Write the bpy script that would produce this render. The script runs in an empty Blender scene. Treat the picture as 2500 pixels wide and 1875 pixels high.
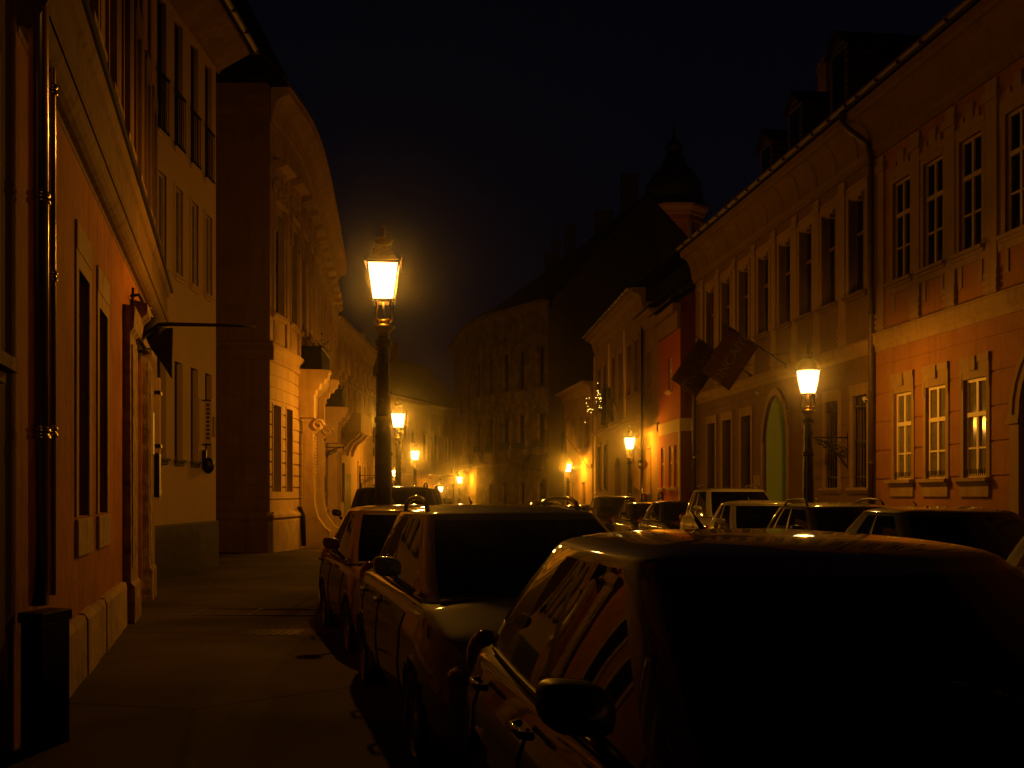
import bpy, bmesh, math, random
from mathutils import Vector, Matrix
random.seed(7)
R = math.radians
C = bpy.context.scene.collection
scene = bpy.context.scene

# ------------------------------------------------------------------ camera
F, CX, HY, H = 2500.0, 1250.0, 1206.0, 1.6          # focal length and horizon in pixels of the 2500 px wide photograph
cam = bpy.data.objects.new('camera', bpy.data.cameras.new('camera'))
C.objects.link(cam); scene.camera = cam
cam.location = (0, 0, H); cam.rotation_euler = (R(90), 0, 0)
cam.data.lens = 36.0; cam.data.sensor_width = 36.0
cam.data.shift_y = (HY - 937.5) / 2500.0
cam.data.clip_end = 2000; cam.data.clip_start = 0.05

# ------------------------------------------------------------------ night sky
world = bpy.data.worlds.new('World'); scene.world = world; world.use_nodes = True
wn = world.node_tree.nodes; wl = world.node_tree.links
bg = wn['Background']
tc = wn.new('ShaderNodeTexCoord'); sx = wn.new('ShaderNodeSeparateXYZ'); cr = wn.new('ShaderNodeValToRGB')
nz = wn.new('ShaderNodeTexNoise'); nz.inputs['Scale'].default_value = 2.2; nz.inputs['Detail'].default_value = 5
mx = wn.new('ShaderNodeMixRGB'); mx.blend_type = 'MULTIPLY'; mx.inputs[0].default_value = 0.35
wl.new(tc.outputs['Generated'], sx.inputs[0]); wl.new(sx.outputs['Z'], cr.inputs[0])
cr.color_ramp.elements[0].position = 0.0; cr.color_ramp.elements[0].color = (0.0022, 0.0021, 0.0046, 1)
cr.color_ramp.elements[1].position = 0.55; cr.color_ramp.elements[1].color = (0.0009, 0.0012, 0.0024, 1)
wl.new(tc.outputs['Generated'], nz.inputs['Vector'])
wl.new(cr.outputs[0], mx.inputs[1]); wl.new(nz.outputs['Fac'], mx.inputs[2]); wl.new(mx.outputs[0], bg.inputs[0])
bg.inputs[1].default_value = 1.0

# ------------------------------------------------------------------ light and exposure
LAMP_COL = (1.0, 0.36, 0.012)
LAMP_W = 240.0
HAZE = 0.0019
scene.view_settings.view_transform = 'Standard'; scene.view_settings.look = 'None'
scene.view_settings.exposure = 0; scene.view_settings.gamma = 1
scene.cycles.max_bounces = 6; scene.cycles.transparent_max_bounces = 16
scene.cycles.volume_bounces = 0; scene.cycles.volume_max_steps = 64
scene.cycles.caustics_reflective = False; scene.cycles.caustics_refractive = False
scene.cycles.sample_clamp_indirect = 4
scene.cycles.use_denoising = True

# ================================================================== helpers
def interp(tab, v):
    if v <= tab[0][0]: return tab[0][1]
    for (a, b), (c, d) in zip(tab, tab[1:]):
        if v <= c: return b + (d - b) * (v - a) / (c - a)
    return tab[-1][1]
def g(y):                                            # the street falls away beyond the first house fronts
    return interp([(25, 0), (60, -.63), (100, -2.0), (120, -2.2)], y)
def lerp(a, b, t): return a + (b - a) * t

class Face:
    """a house front: a line on the plan; s runs along it, o stands out into the street, z is height"""
    def __init__(s, pts, sgn=1, smooth=False):
        P = [Vector(p) for p in pts]
        if smooth:
            Q = []
            for i in range(len(P) - 1):
                p0 = P[max(i - 1, 0)]; p1 = P[i]; p2 = P[i + 1]; p3 = P[min(i + 2, len(P) - 1)]
                for k in range(8):
                    t = k / 8
                    Q.append(0.5 * ((2 * p1) + (p2 - p0) * t + (2 * p0 - 5 * p1 + 4 * p2 - p3) * t * t + (3 * p1 - p0 - 3 * p2 + p3) * t ** 3))
            P = Q + [P[-1]]
        s.P = P; s.sgn = sgn; s.curved = len(P) > 2
        s.S = [0]
        for a, b in zip(P, P[1:]): s.S.append(s.S[-1] + (b - a).length)
        s.L = s.S[-1]
        n = []
        for a, b in zip(P, P[1:]):
            d = (b - a).normalized(); n.append(Vector((d.y, -d.x)) * sgn)
        s.N = [n[0]] + [(a + b).normalized() for a, b in zip(n, n[1:])] + [n[-1]]
    def map(s, u, o, z):
        i = 0
        while i < len(s.S) - 2 and u > s.S[i + 1]: i += 1
        t = (u - s.S[i]) / (s.S[i + 1] - s.S[i])
        p = s.P[i].lerp(s.P[i + 1], t)
        tt = min(max(t, 0), 1); nn = s.N[i].lerp(s.N[i + 1], tt)
        p = p + nn * o
        return Vector((p.x, p.y, z))
    def sy(s, y):
        for i in range(len(s.P) - 1):
            a, b = s.P[i], s.P[i + 1]
            if min(a.y, b.y) - 1e-6 <= y <= max(a.y, b.y) + 1e-6:
                return lerp(s.S[i], s.S[i + 1], (y - a.y) / (b.y - a.y))
        a, b = s.P[-2], s.P[-1]
        if y > s.P[-1].y: return lerp(s.S[-2], s.S[-1], (y - a.y) / (b.y - a.y))
        a, b = s.P[0], s.P[1]
        return lerp(s.S[0], s.S[1], (y - a.y) / (b.y - a.y))
    def cuts(s, s0, s1):
        if not s.curved: return [s0, s1]
        n = max(1, int(math.ceil((s1 - s0) / 0.7)))
        return [lerp(s0, s1, i / n) for i in range(n + 1)]

class MB:
    """collects shapes and links them as one mesh object"""
    def __init__(s): s.v = []; s.f = []; s.smooth = []
    def add(s, vs, fs, sm=False):
        b = len(s.v); s.v += [Vector(p) for p in vs]
        for f in fs: s.f.append([b + i for i in f]); s.smooth.append(sm)
    def quad(s, a, b, c, d): s.add([a, b, c, d], [(0, 1, 2, 3)])
    def grid(s, rows, closed=False, sm=True):
        n = len(rows[0]); vs = [p for r in rows for p in r]; fs = []
        for i in range(len(rows) - 1):
            for j in range(n if closed else n - 1):
                k = (j + 1) % n
                fs.append((i * n + j, i * n + k, (i + 1) * n + k, (i + 1) * n + j))
        s.add(vs, fs, sm)
    def box(s, x0, x1, y0, y1, z0, z1, m=None):
        vs = [Vector(p) for p in [(x0, y0, z0), (x1, y0, z0), (x1, y1, z0), (x0, y1, z0), (x0, y0, z1), (x1, y0, z1), (x1, y1, z1), (x0, y1, z1)]]
        if m: vs = [m @ p for p in vs]
        s.add(vs, [(0, 3, 2, 1), (4, 5, 6, 7), (0, 1, 5, 4), (1, 2, 6, 5), (2, 3, 7, 6), (3, 0, 4, 7)])
    def fbox(s, f, s0, s1, o0, o1, z0, z1):
        c = f.cuts(s0, s1)
        s.grid([[f.map(u, o0, z0), f.map(u, o1, z0), f.map(u, o1, z1), f.map(u, o0, z1)] for u in c], True, False)
        for u in (c[0], c[-1]): s.quad(f.map(u, o0, z0), f.map(u, o1, z0), f.map(u, o1, z1), f.map(u, o0, z1))
    def sweep(s, f, prof, s0, s1, closed=True, caps=True, sm=False):
        c = f.cuts(s0, s1)
        s.grid([[f.map(u, o, z) for o, z in prof] for u in c], closed, sm)
        if caps:
            for u in (c[0], c[-1]): s.add([f.map(u, o, z) for o, z in prof], [tuple(range(len(prof)))])
    def tube(s, pts, r, n=10, sm=True, caps=True):
        pts = [Vector(p) for p in pts]; rs = r if isinstance(r, (list, tuple)) else [r] * len(pts)
        rows = []; up = Vector((0, 0, 1)); last = None
        for i, p in enumerate(pts):
            d = (pts[min(i + 1, len(pts) - 1)] - pts[max(i - 1, 0)]).normalized()
            if last is None:
                a = up if abs(d.z) < .9 else Vector((1, 0, 0))
                x = d.cross(a).normalized()
            else:
                x = (last - d * last.dot(d)).normalized()
            last = x; y = d.cross(x)
            rows.append([p + (x * math.cos(2 * math.pi * k / n) + y * math.sin(2 * math.pi * k / n)) * rs[i] for k in range(n)])
        s.grid(rows, True, sm)
        if caps:
            s.add(rows[0], [tuple(range(n))]); s.add(rows[-1], [tuple(range(n))])
    def lathe(s, prof, c=(0, 0, 0), n=20, sm=True, m=None, rot=0):
        rows = []
        for r, z in prof:
            row = [Vector((c[0] + r * math.cos(rot + 2 * math.pi * k / n), c[1] + r * math.sin(rot + 2 * math.pi * k / n), c[2] + z)) for k in range(n)]
            if m: row = [m @ p for p in row]
            rows.append(row)
        s.grid(rows, True, sm)
    def ball(s, c, r, n=12, k=8):
        rx, ry, rz = r if isinstance(r, (list, tuple)) else (r, r, r)
        rows = [[Vector((c[0] + rx * math.sin(math.pi * i / k) * math.cos(2 * math.pi * j / n), c[1] + ry * math.sin(math.pi * i / k) * math.sin(2 * math.pi * j / n), c[2] + rz * math.cos(math.pi * i / k))) for j in range(n)] for i in range(k + 1)]
        s.grid(rows, True, True)
    def build(s, name, mat, parent=None, origin=None, bevel=0):
        me = bpy.data.meshes.new(name)
        o = Vector(origin) if origin is not None else (parent_origin(parent) if parent else Vector((0, 0, 0)))
        me.from_pydata([tuple(p - o) for p in s.v], [], s.f)
        me.polygons.foreach_set('use_smooth', s.smooth)
        bm = bmesh.new(); bm.from_mesh(me)
        bmesh.ops.remove_doubles(bm, verts=bm.verts, dist=1e-5)
        bmesh.ops.recalc_face_normals(bm, faces=bm.faces)
        bm.to_mesh(me); bm.free()
        me.materials.append(mat)
        ob = bpy.data.objects.new(name, me); C.objects.link(ob)
        if parent: ob.parent = parent
        else: ob.location = o
        if bevel:
            b = ob.modifiers.new('bevel', 'BEVEL'); b.width = bevel; b.segments = 2; b.limit_method = 'ANGLE'
        return ob
def parent_origin(p):
    o = Vector((0, 0, 0))
    while p: o += Vector(p.location); p = p.parent
    return o
def empty(name, loc, label=None, cat=None, group=None, rz=0):
    o = bpy.data.objects.new(name, None); C.objects.link(o); o.location = loc; o.rotation_euler.z = rz
    o.empty_display_size = .3
    if label: tag(o, label, cat, group)
    return o
def tag(o, label, cat=None, group=None):
    o['label'] = label
    if cat: o['category'] = cat
    if group: o['group'] = group
    return o
def copy_tree(o, parent=None):
    c = o.copy(); C.objects.link(c); c.parent = parent
    for ch in list(o.children): copy_tree(ch, c)
    return c

# ------------------------------------------------------------------ materials
def base_mat(name):
    m = bpy.data.materials.new(name); m.use_nodes = True
    return m, m.node_tree.nodes, m.node_tree.links, m.node_tree.nodes['Principled BSDF']
def mat(name, col, rough=.6, metal=0, coat=0, bump=0, scale=20, var=0.0, spec=.5, coat_r=.03):
    m, n, l, p = base_mat(name)
    p.inputs['Base Color'].default_value = (*col, 1); p.inputs['Roughness'].default_value = rough
    p.inputs['Metallic'].default_value = metal; p.inputs['Coat Weight'].default_value = coat
    p.inputs['Coat Roughness'].default_value = coat_r; p.inputs['Specular IOR Level'].default_value = spec
    if var or bump:
        t = n.new('ShaderNodeTexCoord'); z = n.new('ShaderNodeTexNoise'); z.inputs['Scale'].default_value = scale; z.inputs['Detail'].default_value = 6
        l.new(t.outputs['Object'], z.inputs['Vector'])
        if var:
            r = n.new('ShaderNodeValToRGB')
            r.color_ramp.elements[0].position = .3; r.color_ramp.elements[1].position = .72
            r.color_ramp.elements[0].color = (*[c * (1 - var) for c in col], 1); r.color_ramp.elements[1].color = (*[min(1, c * (1 + var)) for c in col], 1)
            l.new(z.outputs['Fac'], r.inputs[0]); l.new(r.outputs[0], p.inputs['Base Color'])
        if bump:
            b = n.new('ShaderNodeBump'); b.inputs['Strength'].default_value = bump; b.inputs['Distance'].default_value = .02
            l.new(z.outputs['Fac'], b.inputs['Height']); l.new(b.outputs[0], p.inputs['Normal'])
    return m
def plaster(name, col, dirt=(.5, .45, .4), dirt_amt=.5, bump=.35, blotch=1.1, streak=.5):
    """painted render: soft patches, rain streaks, fine grain"""
    m, n, l, p = base_mat(name)
    t = n.new('ShaderNodeTexCoord')
    a = n.new('ShaderNodeTexNoise'); a.inputs['Scale'].default_value = blotch; a.inputs['Detail'].default_value = 8; a.inputs['Roughness'].default_value = .65
    l.new(t.outputs['Object'], a.inputs['Vector'])
    mp = n.new('ShaderNodeMapping'); mp.inputs['Scale'].default_value = (5, 5, .35); l.new(t.outputs['Object'], mp.inputs['Vector'])
    b = n.new('ShaderNodeTexNoise'); b.inputs['Scale'].default_value = 1.6; b.inputs['Detail'].default_value = 5; l.new(mp.outputs[0], b.inputs['Vector'])
    c = n.new('ShaderNodeTexNoise'); c.inputs['Scale'].default_value = 55; c.inputs['Detail'].default_value = 4; l.new(t.outputs['Object'], c.inputs['Vector'])
    e = n.new('ShaderNodeTexNoise'); e.inputs['Scale'].default_value = 7; e.inputs['Detail'].default_value = 3; l.new(t.outputs['Object'], e.inputs['Vector'])
    r1 = n.new('ShaderNodeValToRGB'); r1.color_ramp.elements[0].position = .35; r1.color_ramp.elements[1].position = .7
    r1.color_ramp.elements[0].color = (dirt_amt, dirt_amt, dirt_amt, 1); r1.color_ramp.elements[1].color = (0, 0, 0, 1)
    l.new(a.outputs['Fac'], r1.inputs[0])
    r2 = n.new('ShaderNodeValToRGB'); r2.color_ramp.elements[0].position = .52; r2.color_ramp.elements[1].position = .75
    r2.color_ramp.elements[0].color = (0, 0, 0, 1); r2.color_ramp.elements[1].color = (streak, streak, streak, 1)
    l.new(b.outputs['Fac'], r2.inputs[0])
    ad = n.new('ShaderNodeMath'); ad.operation = 'ADD'; ad.use_clamp = True; l.new(r1.outputs[0], ad.inputs[0]); l.new(r2.outputs[0], ad.inputs[1])
    mxx = n.new('ShaderNodeMixRGB'); mxx.blend_type = 'MIX'; mxx.inputs[1].default_value = (*col, 1); mxx.inputs[2].default_value = (*[x * y for x, y in zip(col, dirt)], 1)
    l.new(ad.outputs[0], mxx.inputs[0]); l.new(mxx.outputs[0], p.inputs['Base Color'])
    hs = n.new('ShaderNodeMath'); hs.operation = 'MULTIPLY_ADD'; hs.inputs[1].default_value = 2.2; l.new(e.outputs['Fac'], hs.inputs[0]); l.new(c.outputs['Fac'], hs.inputs[2])
    bp = n.new('ShaderNodeBump'); bp.inputs['Strength'].default_value = bump; bp.inputs['Distance'].default_value = .012
    l.new(hs.outputs[0], bp.inputs['Height']); l.new(bp.outputs[0], p.inputs['Normal'])
    p.inputs['Roughness'].default_value = .85; p.inputs['Specular IOR Level'].default_value = .25
    return m
def tile_mat(name, col):
    m, n, l, p = base_mat(name)
    t = n.new('ShaderNodeTexCoord'); w = n.new('ShaderNodeTexWave'); w.wave_type = 'BANDS'; w.bands_direction = 'Z'; w.inputs['Scale'].default_value = 1.8; w.inputs['Distortion'].default_value = .6
    w2 = n.new('ShaderNodeTexWave'); w2.bands_direction = 'Y'; w2.inputs['Scale'].default_value = 1.6
    l.new(t.outputs['Object'], w.inputs['Vector']); l.new(t.outputs['Object'], w2.inputs['Vector'])
    ad = n.new('ShaderNodeMath'); ad.operation = 'ADD'; l.new(w.outputs['Fac'], ad.inputs[0]); l.new(w2.outputs['Fac'], ad.inputs[1])
    b = n.new('ShaderNodeBump'); b.inputs['Strength'].default_value = .7; b.inputs['Distance'].default_value = .05
    l.new(ad.outputs[0], b.inputs['Height']); l.new(b.outputs[0], p.inputs['Normal'])
    z = n.new('ShaderNodeTexNoise'); z.inputs['Scale'].default_value = 3; l.new(t.outputs['Object'], z.inputs['Vector'])
    r = n.new('ShaderNodeValToRGB'); r.color_ramp.elements[0].color = (*[c * .5 for c in col], 1); r.color_ramp.elements[1].color = (*[c * 1.4 for c in col], 1)
    l.new(z.outputs['Fac'], r.inputs[0]); l.new(r.outputs[0], p.inputs['Base Color']); p.inputs['Roughness'].default_value = .75
    return m
def glass_mat(name, tint=(.25, .26, .24), see=.5):
    """car and lamp glass: partly see-through, mirror-like at grazing angles"""
    m = bpy.data.materials.new(name); m.use_nodes = True; n = m.node_tree.nodes; l = m.node_tree.links; n.clear()
    o = n.new('ShaderNodeOutputMaterial'); tr = n.new('ShaderNodeBsdfTransparent'); tr.inputs[0].default_value = (*[c * see for c in tint], 1)
    gl = n.new('ShaderNodeBsdfGlossy'); gl.inputs['Roughness'].default_value = .02; gl.inputs[0].default_value = (.9, .9, .9, 1)
    fr = n.new('ShaderNodeFresnel'); fr.inputs[0].default_value = 1.5
    mi = n.new('ShaderNodeMixShader'); l.new(fr.outputs[0], mi.inputs[0]); l.new(tr.outputs[0], mi.inputs[1]); l.new(gl.outputs[0], mi.inputs[2]); l.new(mi.outputs[0], o.inputs[0])
    return m

M = dict(
    orange=plaster('orange_render', (.47, .19, .04), (.50, .40, .34), .7, .6, 1.6, .6),
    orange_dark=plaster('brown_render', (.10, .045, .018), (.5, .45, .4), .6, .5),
    trim=plaster('cream_trim_render', (.52, .40, .22), (.55, .5, .45), .55, .45, 2.5, .5),
    fascia=plaster('ochre_cornice_render', (.24, .15, .055), (.5, .42, .35), .6, .5, 2.0, .7),
    stone=plaster('pitted_limestone', (.42, .31, .20), (.32, .26, .22), .95, 1.0, 6, .5),
    plinth=plaster('worn_limestone', (.58, .43, .25), (.5, .45, .4), .7, .7, 2.2, .6),
    yellow=plaster('yellow_render', (.50, .36, .17), (.8, .75, .7), .35, .25, .7, .3),
    grey=plaster('grey_socle', (.10, .09, .08), (.6, .6, .6), .5, .6, 2),
    baroque=plaster('honey_baroque_render', (.62, .45, .24), (.58, .5, .42), .55, .5, 1.5, .55),
    side=plaster('shaded_side_render', (.26, .155, .075), (.5, .45, .4), .5, .5),  # shade of the baroque side wall is put into this darker colour
    cream=plaster('pale_cream_render', (.55, .40, .20), (.6, .55, .5), .5, .45, 1.2, .5),
    far=plaster('far_house_render', (.48, .34, .19), (.55, .5, .45), .5, .4, 1.0, .5),
    mottled=plaster('mottled_sgraffito_render', (.30, .24, .13), (.30, .28, .24), .95, .7, 1.6, .35),
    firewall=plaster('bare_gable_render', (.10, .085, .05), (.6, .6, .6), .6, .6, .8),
    tan=plaster('tan_render', (.30, .20, .09), (.6, .52, .45), .5, .45, 1.2, .5),
    red=plaster('brick_red_render', (.46, .10, .025), (.75, .65, .6), .35, .35, 1.3, .3),
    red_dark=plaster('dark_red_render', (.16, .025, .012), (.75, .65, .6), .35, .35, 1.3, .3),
    band=plaster('cream_band_render', (.66, .50, .22), (.8, .75, .7), .3, .3, 2, .3),
    ropink=plaster('salmon_render', (.34, .165, .045), (.55, .46, .38), .6, .45, 1.1, .45),
    rotrim=plaster('pale_ochre_trim', (.34, .24, .10), (.6, .5, .42), .5, .4, 1.8, .5),
    rotan=plaster('khaki_render', (.20, .125, .048), (.6, .55, .5), .5, .4, 1.0, .45),
    paint=mat('cream_window_paint', (.72, .60, .36), .45, bump=.15, scale=40, var=.15),
    darkpaint=mat('brown_window_paint', (.06, .045, .03), .4, bump=.1, var=.2),
    night=mat('night_window_glass', (.004, .004, .004), .04, spec=.7, bump=.06, scale=1.7),
    curtain=mat('curtained_window_glass', (.15, .13, .07), .08, spec=.7, var=.25, scale=6),
    iron=mat('black_wrought_iron', (.012, .011, .010), .42, metal=.6, bump=.2, scale=60),
    post=mat('cast_iron_green_black', (.012, .011, .009), .38, metal=.3, bump=.35, scale=45, coat=.2, coat_r=.25),
    brass=mat('aged_copper_cap', (.10, .055, .02), .4, metal=.7, bump=.2, scale=30, var=.3),
    zinc=mat('zinc_downpipe', (.60, .52, .38), .22, metal=1, bump=.05, scale=9, var=.15),
    dullzinc=mat('weathered_downpipe', (.085, .055, .03), .5, metal=.3, bump=.12, scale=14, var=.2),
    copper=mat('patinated_copper', (.05, .085, .055), .55, metal=.2, bump=.3, scale=4, var=.3),
    wood=mat('dark_oak_door', (.045, .028, .016), .5, bump=.4, scale=18, var=.3),
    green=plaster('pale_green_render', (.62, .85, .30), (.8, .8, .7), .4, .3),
    cloth=mat('dark_red_cloth', (.045, .006, .004), .85, bump=.5, scale=9, var=.25),
    cloth2=mat('dark_flag_cloth', (.03, .02, .018), .85, bump=.5, scale=9, var=.25),
    gold=mat('faded_gold_lettering', (.10, .065, .03), .6),
    tiles=tile_mat('clay_roof_tiles', (.030, .015, .011)),
    tyre=mat('tyre_rubber', (.010, .010, .010), .8, bump=.2, scale=60),
    rim=mat('alloy_rim', (.30, .30, .30), .3, metal=.9),
    trimb=mat('black_car_trim', (.010, .010, .010), .45),
    chrome=mat('chrome', (.7, .7, .7), .12, metal=1),
    seat=mat('car_seat_cloth', (.020, .019, .018), .9),
    lens=mat('headlight_lens', (.25, .25, .25), .08, metal=.4, coat=1),
    taill=mat('red_lens', (.25, .01, .006), .12, coat=1),
    plate=mat('blank_number_plate', (.4, .4, .38), .5),
    skin=mat('skin', (.45, .24, .15), .55), hair=mat('dark_hair', (.02, .014, .01), .7),
    coatm=mat('dark_red_coat', (.12, .02, .018), .85, bump=.3), coat2=mat('black_coat', (.015, .013, .014), .85, bump=.3),
    trousers=mat('dark_trousers', (.02, .02, .025), .85),
    leaf=mat('plant_leaves', (.02, .035, .012), .6, var=.4, scale=8),
    white=mat('white_plastic', (.6, .6, .58), .3, coat=.5),
)
M['carglass'] = glass_mat('car_window_glass')
def paint(name, col, metal=.25):
    return mat(name, col, .55, metal=0, coat=1, coat_r=.04, var=.04, scale=3, spec=.2)
PAINT = dict(black=paint('black_car_paint', (.008, .0075, .007)), grey=paint('silver_green_car_paint', (.22, .235, .18), .3), red=paint('red_car_paint', (.13, .018, .008), .3),
             white=paint('white_car_paint', (.36, .34, .30), 0), brown=paint('dark_brown_car_paint', (.030, .014, .010)), navy=paint('dark_blue_car_paint', (.012, .014, .028)),
             silver=paint('silver_car_paint', (.36, .36, .35), .6), tanp=paint('champagne_car_paint', (.34, .28, .2), .5))
def emit_glass(name, col, strength):
    m = bpy.data.materials.new(name); m.use_nodes = True; n = m.node_tree.nodes; l = m.node_tree.links; n.clear()
    o = n.new('ShaderNodeOutputMaterial'); tr = n.new('ShaderNodeBsdfTransparent'); e = n.new('ShaderNodeEmission')
    e.inputs[0].default_value = (*col, 1); e.inputs[1].default_value = strength
    a = n.new('ShaderNodeAddShader'); l.new(tr.outputs[0], a.inputs[0]); l.new(e.outputs[0], a.inputs[1]); l.new(a.outputs[0], o.inputs[0])
    return m
M['lampglass'] = emit_glass('lit_lamp_glass', (1, .72, .30), 3.2)
M['uplight'] = emit_glass('lit_uplight_lens', (1, .75, .15), 3.0)
M['fairy'] = emit_glass('fairy_bulbs', (1, .62, .12), 4.5)

# ================================================================== ground, road, pavements
KL = [(-4, 1.75), (2.9, .38), (10.65, -1.55), (15, -2.75), (20, -3.25), (34, -3.45), (46, -4.4), (54, -4.8), (62, -6.2), (80, -8.6), (95, -9.5), (140, -5)]
KR = [(-4, 5.3), (5, 5.25), (10, 5.35), (20, 5.6), (30, 5.15), (42, 4.55), (50, 3.5), (58, 2.85), (66, 1.2), (76, -2.9), (90, -5.9), (140, 0)]
def kl(y): return interp(KL, y)
def kr(y): return interp(KR, y)
def asphalt(name, col, rough, scale, bump, spec=.12):
    m, n, l, p = base_mat(name)
    t = n.new('ShaderNodeTexCoord'); a = n.new('ShaderNodeTexNoise'); a.inputs['Scale'].default_value = scale; a.inputs['Detail'].default_value = 8
    b = n.new('ShaderNodeTexNoise'); b.inputs['Scale'].default_value = .7; b.inputs['Detail'].default_value = 6
    v = n.new('ShaderNodeTexVoronoi'); v.feature = 'DISTANCE_TO_EDGE'; v.inputs['Scale'].default_value = .35
    for q in (a, b, v): l.new(t.outputs['Object'], q.inputs['Vector'])
    r = n.new('ShaderNodeValToRGB'); r.color_ramp.elements[0].position = .32; r.color_ramp.elements[1].position = .7
    r.color_ramp.elements[0].color = (*[c * .45 for c in col], 1); r.color_ramp.elements[1].color = (*[c * 1.5 for c in col], 1)
    l.new(b.outputs['Fac'], r.inputs[0])
    r2 = n.new('ShaderNodeValToRGB'); r2.color_ramp.elements[0].position = 0; r2.color_ramp.elements[1].position = .012
    r2.color_ramp.elements[0].color = (.35, .35, .35, 1); r2.color_ramp.elements[1].color = (1, 1, 1, 1); l.new(v.outputs['Distance'], r2.inputs[0])
    mu = n.new('ShaderNodeMixRGB'); mu.blend_type = 'MULTIPLY'; mu.inputs[0].default_value = 1; l.new(r.outputs[0], mu.inputs[1]); l.new(r2.outputs[0], mu.inputs[2])
    l.new(mu.outputs[0], p.inputs['Base Color'])
    ad = n.new('ShaderNodeMath'); ad.operation = 'MULTIPLY_ADD'; ad.inputs[1].default_value = 1.5; l.new(b.outputs['Fac'], ad.inputs[0]); l.new(a.outputs['Fac'], ad.inputs[2])
    bp = n.new('ShaderNodeBump'); bp.inputs['Strength'].default_value = bump; bp.inputs['Distance'].default_value = .015
    l.new(ad.outputs[0], bp.inputs['Height']); l.new(bp.outputs[0], p.inputs['Normal'])
    p.inputs['Roughness'].default_value = rough; p.inputs['Specular IOR Level'].default_value = spec
    return m
M['road'] = asphalt('road_asphalt', (.055, .05, .045), .62, 60, .6)
M['walk'] = asphalt('pavement_asphalt', (.078, .056, .038), .85, 70, .6)
M['kerb'] = mat('granite_kerb', (.085, .07, .055), .65, bump=.4, scale=25, var=.25)
M['ground'] = mat('bare_ground', (.06, .05, .04), .9, bump=.4, scale=6, var=.2)
ys = [-30, -4, 0, 4, 8, 12, 16, 20, 25] + list(range(30, 125, 5)) + [160, 260, 900]
b = MB(); b.grid([[(x, y, g(y) - .03) for x in (-900, -60, -12, 12, 60, 900)] for y in ys], sm=False)
b.build('ground', M['ground'])['kind'] = 'structure'
yr = [-4 + i * 2 for i in range(66)]
b = MB(); b.grid([[(lerp(kl(y), kr(y), t), y, g(y) - .004 + .05 * (1 - (2 * t - 1) ** 2)) for t in (0, .25, .5, .75, 1)] for y in yr])
b.build('road', M['road'])['kind'] = 'structure'
for side, fn, far in (('left', kl, -24), ('right', kr, 26)):
    sg = -1 if side == 'left' else 1
    b = MB(); b.grid([[(fn(y) + sg * .16, y, g(y) + .12), (fn(y) + sg * 4, y, g(y) + .15), (far, y, g(y) + .15)] for y in yr], sm=False)
    b.build('pavement', M['walk'])['kind'] = 'structure'
    b = MB()
    b.grid([[(fn(y), y, g(y) - .02), (fn(y) + sg * .015, y, g(y) + .115), (fn(y) + sg * .03, y, g(y) + .126), (fn(y) + sg * .17, y, g(y) + .128), (fn(y) + sg * .17, y, g(y) + .05)] for y in yr], sm=False)
    b.build('kerb', M['kerb'])['kind'] = 'structure'

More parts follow.
